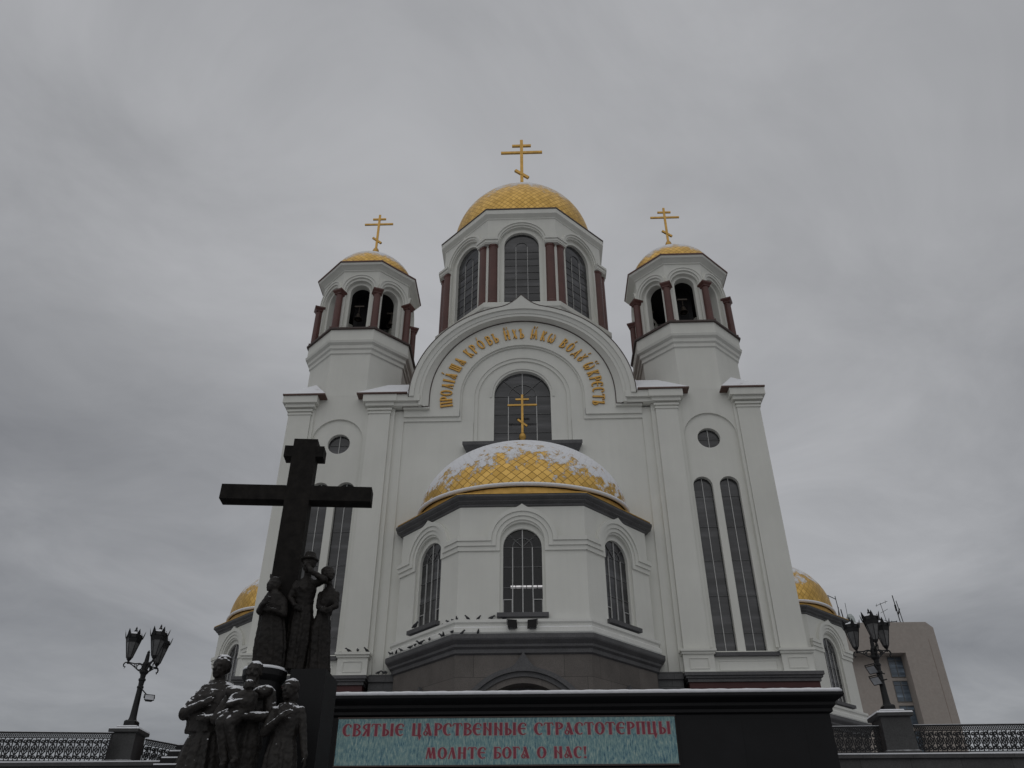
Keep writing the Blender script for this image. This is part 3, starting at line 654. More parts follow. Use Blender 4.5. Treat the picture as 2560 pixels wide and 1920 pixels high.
    r = MB(); r.poly_ring(apse_poly, [(6.04, 17.88), (6.12, 17.92), (6.12, 18.0), (6.28, 18.09), (6.28, 18.14), (6.43, 18.23), (6.46, 18.27), (6.46, 18.36)]); sub(r, 'cornice', 'granite')
    r = MB(); poly = apse_poly; rows = []
    n = 96; Q = poly(6.48)
    def edge_pt(a):                                            # ray from the dome centre to the cornice outline
        dx, dy = math.cos(a), math.sin(a); best = 9
        for k in range(6):
            (x1, y1), (x2, y2) = Q[k], Q[(k+1) % 6]; y1 += 2.9; y2 += 2.9
            den = dx*(y2-y1)-dy*(x2-x1)
            if abs(den) < 1e-9: continue
            tt = (x1*(y2-y1)-y1*(x2-x1))/den; uu = (x1*dy-y1*dx)/den
            if tt > 0 and -1e-6 <= uu <= 1+1e-6: best = min(best, tt)
        return (dx*best, dy*best-2.9)
    A = [2*PI*i/n for i in range(n)]
    rows.append([(*edge_pt(a), 18.37) for a in A]); rows.append([(*edge_pt(a), 18.42) for a in A])
    el_ = lambda k, z: [(5.3*k*math.cos(a), -2.9+3.75*k*math.sin(a), z) for a in A]
    rows += [el_(1.005, 18.56), el_(.985, 18.60), el_(.985, 18.86)]
    r.grid(rows, 0, True, lambda i, j: (i*.7, j*.4)); sub(r, 'dome_skirt', 'gold')
    r = MB(); prof = []
    for k in range(13):
        a = 2*PI*k/12; prof.append([((5.34+.10*math.cos(a))*math.cos(t_), -2.9+(3.79+.10*math.cos(a))*math.sin(t_), 18.98+.10*math.sin(a)) for t_ in A])
    r.grid(prof, 0, True); sub(r, 'snowy_rim', 'snow', True)
    r = MB(); dome(r, 0, -2.9, 19.0, 5.3, 3.75, 3.98, .43, 96, 28); sub(r, 'dome', 'dome_apse' if front else 'dome_side', True)
    x = ortho_cross('dome_cross', w_, 0, -3.2, 22.85, 3.38, 1.62, .12, 0); x.data.transform(Matrix.Translation((0, 0, -off)))
    r = MB(); r.lathe(0, -3.2, [(.16, 22.6), (.10, 23.1), (.09, 23.3), (.17, 23.42), (.20, 23.55), (.16, 23.68), (.09, 23.76), (.001, 23.8)], 16); sub(r, 'cross_base', 'gold', True)
    return w_
ap = apse('apse', (0, 0, 0), 0, True)
sa = apse('side_apse', (12.0, 16.0, 0), PI/2, False); sb = apse('side_apse', (-12.0, 16.0, 0), -PI/2, False)
for q in (sa, sb):
    q.location.x = 14.85*(1 if q is sa else -1) - .45*(1 if q is sa else -1)
# dim room behind the middle apse window, with its lit ceiling tube
r = MB(); r.box(-2.6, 2.6, -6.0, -3.4, 12.2, 12.25); r.box(-2.6, 2.6, -3.45, -3.4, 12, 17.5); r.box(-2.6, 2.6, -5.6, -3.46, 16.6, 16.7); csub(r, 'interior', 'dark', ap)
r = MB()
for k in range(6): r.box(-.56+.245*k, -.56+.245*k+.21, -5.6, -5.5, 14.33, 14.42)
csub(r, 'ceiling_tube', 'tube', ap)

# ------------------------------------------------------------------ bells
def bell(x, y, z, k):
    e = empty('church_bell', (x, y, z))
    m_ = MB(); m_.lathe(0, 0, [(.001, .46*k), (.12*k, .45*k), (.17*k, .36*k), (.20*k, .18*k), (.27*k, .04*k), (.34*k, -.06*k), (.30*k, -.07*k)], 18); m_.build('bell_body', 'bell', e, True)
    m_ = MB(); m_.tube([(0, 0, .42*k), (0, 0, .95)], .03); m_.box(-.3, .3, -.05, .05, .9, 1.0); m_.build('hanger', 'bell', e)
    m_ = MB(); m_.tube([(0, 0, .3*k), (0, 0, -.16*k)], .02); m_.lathe(0, 0, [(.001, -.1*k), (.05*k, -.15*k), (.001, -.22*k)], 8); m_.build('clapper', 'bell', e)
    return e
for s_ in (-1, 1):
    sd = 'left' if s_ < 0 else 'right'
    for (dx, dy, z, k, lab) in ((-2.0, -.6, 33.0, .9, 'bronze bell hanging in the left arch of the %s bell tower' % sd), (-.1, -1.9, 32.9, .8, 'small bronze bell in the shade of the front arch of the %s bell tower' % sd), (1.75, -.9, 33.1, .75, 'bronze bell hanging in the right arch of the %s bell tower' % sd)):
        tag(bell(10.05*s_+dx, dy, z, k), lab, 'bell', 'bells in the belfries')

# ------------------------------------------------------------------ black portal wall and banner
pw = empty('portal_wall', (1.5, -14.5, 0)); tag(pw, 'black polished granite wall with snow along its moulded top', 'wall')
off = (-1.5, 14.5, 0)
def psub(mb_, nm, mats, smooth=False): mb_.v = [(x-1.5, y+14.5, z) for x, y, z in mb_.v]; return MB.build(mb_, nm, mats, pw, smooth)
r = MB(); r.box(-5.55, 8.84, -16.7, -11.7, 0, 6.62); psub(r, 'wall_body', 'black')
r = MB(); prof = [(0, 6.62), (.1, 6.66), (.1, 6.74), (.2, 6.82), (.2, 6.90), (.42, 7.0), (.46, 7.04), (.46, 7.12)]
r.grid([[(-5.55-e, -16.7-e, z), (8.84+e*.78, -16.7-e, z), (8.84+e*.78, -11.7, z), (-5.55-e, -11.7, z)] for e, z in prof], 0, True); r.add([(-6.01, -17.16, 7.12), (9.18, -17.16, 7.12), (9.18, -11.7, 7.12), (-6.01, -11.7, 7.12)]); psub(r, 'top_moulding', 'black')
r = MB(); rows = []
ns = 120
for k, (e, z) in enumerate(((.44, 7.122), (.47, 7.16), (.455, 7.205), (.38, 7.235))):
    row = []
    for i in range(ns+1):
        x = -6.0+15.17*i/ns; row.append((x if 0 < i < ns else x+(.06 if i == 0 else -.06)*(k > 1), -16.7-e+.006*math.sin(i*1.7+k), z+(.005*math.sin(i*.9)+.004*math.sin(i*2.3))*(k > 1)))
    rows.append(row)
rows.append([(x, -12, 7.26) for x, _, _ in rows[-1]]); r.grid(rows); r.add([rows[k][0] for k in range(5)]); r.add([rows[k][-1] for k in range(5)]); psub(r, 'snow_cap', 'snow', True)
r = MB(); r.box(-6.22, -5.72, -17.3, -16.75, 0, 7.28, 0); r.box(-6.25, -5.69, -17.33, -16.72, 7.28, 7.36, 1); psub(r, 'end_pillar', ['black', 'snow'])
r = MB(); r.lathe(-5.48, -17.0, [(.26, 7.2), (.2, 7.3), (.1, 7.42), (.001, 7.46)], 12); psub(r, 'snow_mound', 'snow', True)

ban = empty('banner', (-.33, -16.72, 5.34)); tag(ban, 'long blue green banner with two lines of red slavonic lettering on black wall', 'banner')
r = MB(); r.box(-4.78, 4.78, -.05, 0, 0, 1.225); r.build('banner_panel', 'banner', ban)
r = MB(); F = Fr(0, 0, 0)
r.ribbon(F, [(-4.80, -.02), (4.80, -.02), (4.80, 1.245), (-4.80, 1.245)], .04, .0, .065, 0, True); r.build('banner_frame', 'flash', ban)
def line(txt, x0, x1, zb, h):
    mb, mb2 = MB(), MB()
    def flush():
        w_ = mb.build('lettering', 'maroon', ban); mb2.build('letter_outline', 'pinkedge', w_)
    gap = .10; sp = .42
    tot = sum((GL[c][0]+gap) if c != ' ' else sp for c in txt)-gap; k = (x1-x0)/tot; x = x0
    for c in txt:
        if c == ' ': flush(); mb, mb2 = MB(), MB(); x += sp*k; continue
        f = lambda u, d, z, x=x: (x+u*k, -d, zb+z*h)
        glyph(mb2, c, f, .05, .0525, 1, .075, 0, .0003); glyph(mb, c, f, .05, .058, 1, 0, 0, .0006); x += (GL[c][0]+gap)*k
    flush()
line('СВЯТЫЕ ЦАРСТВЕННЫЕ СТРАСТОТЕРПЦЫ', -4.62, 4.64, .76, .33); line('МОЛИТЕ БОГА О НАС!', -2.24, 2.26, .155, .30)

# ------------------------------------------------------------------ terrace parapets, pedestals, railings, lamps
def rail(p, q, z, h, label, seed):
    F = fr2(p, q); L = F.L/2; e = empty('railing', ((p[0]+q[0])/2, (p[1]+q[1])/2, z), math.atan2(q[1]-p[1], q[0]-p[0]))
    tag(e, label, 'railing'); F = lambda s, d, zz: (s, -d, zz)
    r = MB(); r.box(-L, L, -.04, .04, h-.045, h); r.box(-L, L, -.025, .025, h-.19, h-.165); r.box(-L, L, -.025, .025, .05, .075); r.build('rail_frame', 'iron', e)
    r = MB(); r.box(-L, L, -.035, .035, h+.001, h+.016); r.build('snow_cap', 'snow', e)
    r = MB(); n = max(2, round(2*L/.30)); pd = 2*L/n; dd = .016
    H0, H1 = .075, h-.19; mid = (H0+H1)/2; hh = (H1-H0)/2
    for i in range(n):
        x0 = -L+i*pd; c = x0+pd/2; d = .010+.0005*(i % 3)
        r.ribbon(F, [(x0+.02*math.sin(PI*2*k/12), H0+(H1-H0)*k/12) for k in range(13)], .036, -d, d)
        for sx in (-1, 1):
            r.ribbon(F, [(c+sx*(.012+pd*.27*math.sin(PI*k/10)), mid-hh*.52+hh*1.04*k/10) for k in range(11)], .034, -d-.001*(sx+2), d+.001*(sx+2))
            for zc, sg in ((H1-hh*.30, 1), (H0+hh*.30, -1)):
                r.ribbon(F, [(c+sx*(pd*.23)+(.058-.0026*k)*math.cos(sg*k*.55+(0 if sx > 0 else PI)), zc+(.062-.0026*k)*math.sin(sg*k*.55*sx)) for k in range(16)], .030, -d-.004, d+.004)
            r.ribbon(F, [(c+sx*(pd*.36), mid-.09), (c+sx*(pd*.22), mid), (c+sx*(pd*.36), mid+.09)], .030, -d-.006, d+.006)
        r.ribbon(F, [(c+.03*math.cos(2*PI*k/10), mid+.075*math.sin(2*PI*k/10)) for k in range(10)], .030, -d-.007, d+.007, 0, True)
        r.ribbon(F, [(c, H0), (c, mid-.08)], .022, -d-.002, d+.002); r.ribbon(F, [(c, mid+.08), (c, H1)], .022, -d-.002, d+.002)
        for k in range(4):
            xx = x0+pd*(k+.5)/4; r.ribbon(F, [(xx+.027*math.cos(2*PI*j/8), h-.105+.045*math.sin(2*PI*j/8)) for j in range(8)], .020, -d, d, 0, True)
    r.build('scroll_panel', 'iron', e)
    return e
rail((-19.9, -12.35), (-14.02, -11.83), 6.19, .97, 'wrought iron railing left of the left lamp pedestal', 1)
rail((-13.22, -11.0), (-9.0, -3.6), 6.2, .90, 'short scrolled railing running back between left pedestal and monument steps', 2)
rail((9.2, -11.9), (11.95, -11.95), 6.28, .88, 'shaded wrought iron railing between black wall and right lamp pedestal', 3)
rail((13.1, -11.97), (19.9, -12.1), 6.29, .89, 'wrought iron railing right of the right lamp pedestal', 4)
def pedestal(cx, cy, rz, w, label, zt):
    e = empty('lamp_pedestal', (cx, cy, 6.2), rz); tag(e, label, 'pedestal'); h = zt-6.2
    r = MB(); sq = lambda a: [(-a, -a), (a, -a), (a, a), (-a, a)]
    r.grid([[(x, y, z) for x, y in sq(a)] for a, z in ((w+.06, -.3), (w+.06, .14), (w, .18), (w*.97, h-.24))], 0, True); r.build('shaft', 'ped', e)
    r = MB(); r.grid([[(x, y, z) for x, y in sq(a)] for a, z in ((w*.97, h-.24), (w+.08, h-.2), (w+.08, h-.1), (w*.78, h-.06), (w*.78, h))], 0, True); r.add([(x, y, h) for x, y in sq(w*.78)]); r.build('cap', 'ped', e)
    r = MB(); r.grid([[(x, y, z) for x, y in sq(a)] for a, z in ((w+.085, h-.098), (w+.07, h-.045), (w*.80, h-.03))], 0, True); r.grid([[(x, y, z) for x, y in sq(a)] for a, z in ((w*.79, h+.001), (w*.76, h+.04), (.1, h+.06))], 0, True); r.build('snow_cap', 'snow', e)
    return e
pedestal(-13.88, -10.98, 0.03, .44, 'grey granite pedestal under the left lamp post', 7.46)
pedestal(12.48, -11.75, -.04, .50, 'grey granite pedestal under the right lamp post', 7.62)
def retaining(x0, x1, y, z, label):
    r = MB(); r.box(x0, x1, y, y+.5, 0, z); r.box(x0, x1, y-.09, y+.5, z, z+.11)
    o = tag(r.build('retaining_wall', 'grey_wall'), label, 'wall')
    r = MB(); r.box(x0, x1, y-.10, y+.48, z+.112, z+.15); r.build('snow_cap', 'snow', o); return o
retaining(-40, -6.3, -12.75, 5.97, 'dark granite retaining wall under the left railing')
retaining(9.25, 40, -12.5, 6.08, 'dark granite retaining wall under the right railing')

def lamp(x, y, z, angs, label, k=1.0):
    e = empty('street_lamp', (x, y, z)); e.scale = (k, k, k); tag(e, label, 'street lamp')
    r = MB(); sq = lambda a: [(-a, -a), (a, -a), (a, a), (-a, a)]
    r.grid([[(px, py, zz) for px, py in sq(a)] for a, zz in ((.17, 0), (.17, .03), (.185, .04), (.185, .17), (.165, .20), (.14, .22))], 0, True)
    r.lathe(0, 0, [(.15, .21), (.125, .28), (.115, .36), (.105, .6), (.09, 1.25), (.11, 1.28), (.11, 1.33), (.085, 1.36), (.095, 1.5), (.12, 1.53), (.12, 1.58), (.085, 1.62), (.095, 1.72), (.15, 1.8), (.15, 1.86), (.10, 1.9), (.11, 2.1), (.075, 2.18), (.06, 2.4), (.045, 2.46), (.05, 2.5), (.001, 2.58)], 14)
    r.build('pole', 'iron', e)
    Rr, zl = .59, 2.12
    for a in angs:
        ca, sa_ = math.cos(a), math.sin(a); F = lambda s, d, zz, ca=ca, sa_=sa_: (s*ca-d*sa_, s*sa_+d*ca, zz)
        r = MB()
        r.ribbon(F, [(.08, 2.06), (.2, 2.1), (.36, 2.08), (.5, 2.1), (Rr, 2.12)], .035, -.016, .016)
        r.ribbon(F, [(.08, 1.82), (.2, 1.86), (.32, 1.95), (.45, 2.04), (Rr, 2.1)], .035, -.018, .018)
        r.ribbon(F, el(.19, 1.975, .085, .095, 0, 360, 16)[:-1], .028, -.02, .02, 0, True); r.ribbon(F, el(.335, 2.03, .035, .04, 0, 360, 10)[:-1], .02, -.021, .021, 0, True)
        r.ribbon(F, [(Rr, 2.12), (Rr+.09, 2.10), (Rr+.13, 2.04), (Rr+.12, 1.97), (Rr+.06, 1.96), (Rr+.09, 1.9)], [.03, .035, .04, .035, .03, .01], -.019, .019)
        r.build('arm', 'iron', e)
        lx, ly = Rr*ca, Rr*sa_
        r = MB(); n = 6
        r.lathe(lx, ly, [(.03, zl-.06), (.05, zl-.02), (.035, zl+.03), (.085, zl+.10), (.10, zl+.15)], n, 0, a)
        hexp = lambda rad, zz: [(lx+rad*math.cos(a+2*PI*q/n), ly+rad*math.sin(a+2*PI*q/n), zz) for q in range(n)]
        r.grid([hexp(.235, zl+.66), hexp(.262, zl+.80), hexp(.278, zl+.82), hexp(.262, zl+.94), hexp(.20, zl+.99), hexp(.09, zl+1.02), hexp(.05, zl+1.06), hexp(.06, zl+1.10), hexp(.03, zl+1.14), hexp(.035, zl+1.18), hexp(.001, zl+1.25)], 1, True)
        lo_, hi_ = hexp(.10, zl+.14), hexp(.266, zl+.82)
        for q in range(n):
            r.tube([lo_[q], hi_[q]], .012, 4)
            dx, dy = math.cos(a+2*PI*q/n), math.sin(a+2*PI*q/n); tx, ty = -dy, dx
            bx_, by = lx+.272*dx, ly+.272*dy                     # leaf shaped crest on every corner
            lf = [(-.045, .80), (-.075, .88), (-.05, .97), (0, 1.10), (.05, .97), (.075, .88), (.045, .80)]
            for o_ in (0, .012): r.add([(bx_+dx*(o_+(h_-.8)*.22)+u_*tx, by+dy*(o_+(h_-.8)*.22)+u_*ty, zl+h_) for u_, h_ in lf])
        ln = r.build('lantern', ['iron', 'iron_snow'], e)
        r = MB(); r.grid([hexp(.094, zl+.15), hexp(.252, zl+.79)], 0, True); r.build('lantern_glass', 'lamp_glass', ln)
    return e
R_ = math.radians
lamp(-13.88, -10.98, 7.49, (R_(197), R_(316), R_(77)), 'black lamp post with three lanterns against plain sky on the left', 1.05)
lamp(12.48, -11.78, 7.64, (R_(143), R_(261), R_(21)), 'black lamp post with three lanterns in front of the beige building')
def flood(loc, rz, tilt, w, h, d, label, mats=('iron', 'flood_glass'), arm=None):
    e = empty('floodlight', loc, rz); tag(e, label, 'floodlight', 'floodlights'); ct, st_ = math.cos(tilt), math.sin(tilt)
    T = lambda x, y, z: (x, y*ct-z*st_, y*st_+z*ct)
    r = MB(); r.grid([[T(sx*a, y, sz*b_) for sx, sz in ((-1, -1), (1, -1), (1, 1), (-1, 1))] for a, b_, y in ((w/2*.7, h/2*.7, d), (w/2, h/2, d*.25), (w/2+.02, h/2+.02, d*.2), (w/2+.02, h/2+.02, 0))], 0, True)
    r.add([T(sx*w/2*.7, d, sz*h/2*.7) for sx, sz in ((-1, -1), (1, -1), (1, 1), (-1, 1))]); r.build('housing', mats[0], e)
    r = MB(); r.box(-.001, .001, 0, .001, 0, .001) if False else r.add([T(sx*w/2, .012, sz*h/2) for sx, sz in ((-1, -1), (1, -1), (1, 1), (-1, 1))]); r.build('front_glass', mats[1], e)
    r = MB()
    if arm: r.tube([(0, d*.6, 0), arm], .022)
    r.ribbon(lambda s, dd, z: T(s, dd+d*.4, z), [(-w/2-.03, 0), (-w/2-.03, h*.7), (w/2+.03, h*.7), (w/2+.03, 0)], .03, -.015, .015); r.build('bracket', mats[0], e); return e
flood((-13.42, -11.05, 8.50), .55, -.5, .30, .20, .16, 'small grey floodlight with pale glass on the left lamp post', arm=(-.36, .15, .32))
flood((12.18, -11.95, 8.98), -.9, .75, .30, .26, .14, 'upper of two pale floodlights on the right lamp post', arm=(.3, .25, -.15))
flood((12.22, -11.98, 8.60), -.9, .75, .30, .26, .14, 'lower of two pale floodlights on the right lamp post', arm=(.28, .25, .05))
flood((-.44, -6.95, 12.27), .25, -.25, .36, .36, .25, 'dark box floodlight left of the middle on apse ledge', ('granite', 'dark'))
flood((.39, -6.95, 12.27), -.25, -.25, .36, .36, .25, 'dark box floodlight right of the middle on apse ledge', ('granite', 'dark'))

# ------------------------------------------------------------------ pigeons
pg0 = None
def pigeon(x, y, z, rz, k, label, group):
    global pg0
    if pg0 is None:
        r = MB()
        rows = []
        for (yy, zz, rx, rz_) in ((-.19, .20, .001, .001), (-.175, .205, .018, .02), (-.14, .225, .036, .04), (-.10, .215, .036, .045), (-.06, .16, .055, .065), (0, .125, .075, .075), (.08, .11, .065, .06), (.15, .09, .04, .03), (.19, .07, .034, .012), (.21, .065, .001, .001)):
            rows.append([(rx*math.cos(2*PI*q/10), yy, zz+rz_*math.sin(2*PI*q/10)) for q in range(10)])
        r.grid(rows, 0, True)
        for sx in (-1, 1): r.tube([(.025*sx, .0, .08), (.028*sx, -.01, 0)], .008, 5)
        r.tube([(0, -.17, .205), (0, -.205, .195)], .009, 5, 0, .002)
        pg0 = r.build('pigeon', 'pigeon', None, True); o = pg0
    else:
        o = pg0.copy(); col.objects.link(o)
    o.location = (x, y, z); o.rotation_euler = (0, 0, rz); o.scale = (k, k, k); tag(o, label, 'pigeon', group); return o
UP = [(-5.94, -2.96), (-5.44, -3.46), (-5.09, -3.88), (-4.69, -4.43), (-4.49, -4.56), (-4.1, -5.09), (-3.74, -5.55), (-3.54, -5.74), (-3.29, -6.05), (-3.07, -6.3), (-2.86, -6.55), (-2.4, -6.66), (-1.9, -6.64), (-1.34, -6.62), (-0.75, -6.6)]
LO = [(-6.17, -3.68), (-6.05, -3.75), (-5.85, -3.89), (-5.59, -4.26), (-5.1, -4.67), (-4.84, -5.02), (-4.63, -5.29), (-4.49, -5.43), (-4.1, -5.83), (-3.52, -6.41), (-3.41, -6.6), (-3.01, -6.88), (-2.57, -6.82), (-1.91, -6.82)]
for x, y in UP: pigeon(x, y, 12.545, rnd.uniform(0, 6.28), rnd.uniform(.72, .9), 'dark pigeon perched on the upper white ledge of the apse', 'pigeons on the white ledge')
for x, y in LO: pigeon(x, y+.08, 11.9, rnd.uniform(0, 6.28), rnd.uniform(.68, .85), 'dark pigeon sitting on the dark granite cornice of the apse', 'pigeons on the granite cornice')
for x in (-8.2, -7.75, -7.35): pigeon(x, -3.25, 12.155, rnd.uniform(0, 6.28), .85, 'dark pigeon on the white pedestal cap beside the left tower window', 'pigeons on the pedestal')
for x in (-6.75, -6.55, -6.42): pigeon(x, -2.9, 11.225, rnd.uniform(0, 6.28), .8, 'dark pigeon on the granite plinth between left tower and apse', 'pigeons on the plinth')
pigeon(-8.95, -3.35, 11.105, .5, 1.1, 'lone dark pigeon on the plinth below the left tower window sill', None)
pigeon(-4.95, -4.5, 12.845, .8, 1.2, 'dark pigeon on the sill of the left apse window', None)

# ------------------------------------------------------------------ beige office building far right
ob = empty('office_building', (44, 66, 0)); tag(ob, 'plain beige high rise with blue grey windows behind the right lamp', 'building')
def osub(mb_, nm, mats): mb_.v = [(x-44, y-66, z) for x, y, z in mb_.v]; return MB.build(mb_, nm, mats, ob)
r = MB(); r.box(45.02, 49.15, 60, 74, 0, 31.85); r.grid([[(45.02, y, 31.85), (49.15, y, 31.85), (48.4, y, 32.55), (45.02, y, 32.55)] for y in (60, 74)], 0, True); r.add([(45.02, 60, 31.85), (49.15, 60, 31.85), (48.4, 60, 32.55), (45.02, 60, 32.55)])
r.box(34, 45.018, 60, 74, 28.85, 32.55); r.box(34, 45.018, 61.6, 74, 0, 28.85); osub(r, 'wall', 'beige')
r = MB(); r.box(48.17, 48.21, 59.98, 60.1, 0, 30.5); osub(r, 'wall_joint', 'beige_joint')
for k in range(9):
    for x0, x1 in ((43.3, 45.0), (36.8, 38.6)):
        z1 = 28.78-2.84*k
        r = MB(); r.add([(x0, 61.58, z1-2.4), (x1, 61.58, z1-2.4), (x1, 61.58, z1), (x0, 61.58, z1)], 0)
        for xx in (x0, (x0+x1)/2, x1): r.box(xx-.035, xx+.035, 61.52, 61.585, z1-2.4, z1, 1)
        for zz_ in (z1-.03, z1-2.4): r.box(x0, x1, 61.51, 61.586, zz_-.04, zz_+.04, 1)
        r.box(x0+.04, x1-.04, 61.515, 61.587, z1-.52, z1-.46, 1)
        osub(r, 'window', ['glass_side', 'dark_bar'])
r = MB(); r.lathe(39.85, 61.2, [(.5, 32.5), (.52, 33.1), (.45, 33.6), (.25, 33.95), (.001, 34.02)], 18); osub(r, 'roof_dome', 'egg')
def antenna(x, y, z, parts, label):
    r = MB()
    for p, q, w in parts: r.tube([p, q], w, 5)
    o = r.build('antenna', 'iron'); o.location = (x, y, z); tag(o, label, 'antenna', 'antennas on the beige building'); return o
antenna(45.6, 60.5, 32.5, [((0, 0, 0), (-.15, 0, 3.6), .06), ((.35, 0, 0), (.15, 0, 2.9), .05), ((.0, 0, 1.2), (.3, 0, 1.9), .09), ((-.1, 0, 1.6), (-.1, 0, 2.4), .12)], 'tall dark twin mast antenna at the right of the roof')
antenna(44.0, 60.6, 32.5, [((0, 0, 0), (-.25, 0, 2.7), .035), ((-.9, 0, 2.3), (.7, 0, 2.9), .03), ((-.5, 0, 1.4), (.5, 0, 1.9), .025), ((-.8, 0, 2.2), (-.75, 0, 2.6), .02), ((.4, 0, 2.6), (.45, 0, 3.0), .02)], 'thin spread aerial in the middle of the roof')
antenna(44.6, 61.5, 32.5, [((-1.0, 0, 0), (-1.0, 0, .6), .05), ((1.0, 0, 0), (1.0, 0, .7), .05), ((-1.0, 0, .45), (1.0, 0, .6), .05), ((-.4, 0, 0), (-.4, 0, .8), .05), ((.4, 0, 0), (.4, 0, .7), .04)], 'low tangled antenna frame on the roof edge')
antenna(39.25, 60.5, 32.5, [((0, 0, 0), (.1, 0, 2.7), .03)], 'single whip antenna beside the pale roof dome')
antenna(38.3, 60.5, 32.5, [((.1, 0, 0), (0, 0, 3.6), .05), ((0, 0, 3.2), (-.9, 0, 3.7), .05), ((-.9, 0, 3.75), (-.8, 0, 3.2), .03), ((-.3, 0, 0), (.1, 0, 2.2), .05), ((.45, 0, 0), (.35, 0, 1.9), .07), ((-.35, 0, 0), (-.35, 0, 1.3), .07)], 'crooked bundle of antennas at the left end of the roof')

# ------------------------------------------------------------------ monument: cross, stepped pedestal, bronze figures
r = MB(); y0, y1 = -27.0, -26.68
cr_ = empty('stone_cross', (-4.03, -26.84, 5.2), math.radians(5)); tag(cr_, 'tall dark stone cross with short upper bar rising above the bronze figures', 'cross')
def xs(mb_, nm): mb_.v = [(x+4.03, y+26.84, z-5.2) for x, y, z in mb_.v]; return MB.build(mb_, nm, 'cross_stone', cr_)
r.box(-4.265, -3.79, y0, y1, 5.2, 9.93); xs(r, 'post')
r = MB(); r.box(-5.52, -2.60, y0+.004, y1-.004, 8.57, 8.88); xs(r, 'main_bar')
r = MB(); r.box(-4.43, -3.64, y0+.004, y1-.004, 9.53, 9.77); xs(r, 'upper_bar')

mp_root = empty('monument_pedestal', (-4.0, -27, 0)); tag(mp_root, 'dark granite stepped pedestal with snow on its stairs beneath the bronze figures', 'pedestal')
def ms(mb_, nm, mats='black_snow', smooth=False): mb_.v = [(x+4.0, y+27, z) for x, y, z in mb_.v]; return MB.build(mb_, nm, mats, mp_root, smooth)
r = MB(); r.lathe(-4.04, -27.12, [(.31, 0), (.31, 5.08), (.34, 5.12), (.37, 5.17), (.37, 5.26), (.35, 5.3), (.001, 5.31)], 32); ms(r, 'drum', 'black_snow')
r = MB(); r.lathe(-4.04, -27.12, [(.372, 5.27), (.378, 5.285), (.36, 5.318), (.2, 5.33), (.001, 5.33)], 32); ms(r, 'snow_cap', 'snow', True)
r = MB(); r.box(-3.55, -2.95, -27.3, -26.4, 0, 5.28); ms(r, 'block')
r = MB(); r.box(-3.98, -3.54, -26.95, -26.45, 0, 5.05); ms(r, 'core')
r = MB(); r.box(-4.55, -2.95, -28.45, -27.55, 0, 3.02); r.box(-5.0, -4.55, -28.2, -26.9, 0, 3.25); ms(r, 'lower_block')
for k in range(9):
    r = MB(); z1 = 4.37-.125*k; xl = -5.12-.028*k-(.06 if k > 1 else 0)
    r.box(xl, -4.6+.01*k, -26.95-.18*k, -26.2, z1-.124, z1-.02, 0); r.box(xl+.01, -4.62+.01*k, -26.94-.18*k, -26.25, z1-.0199, z1, 1)
    ms(r, 'step', ['black_snow', 'snow'])

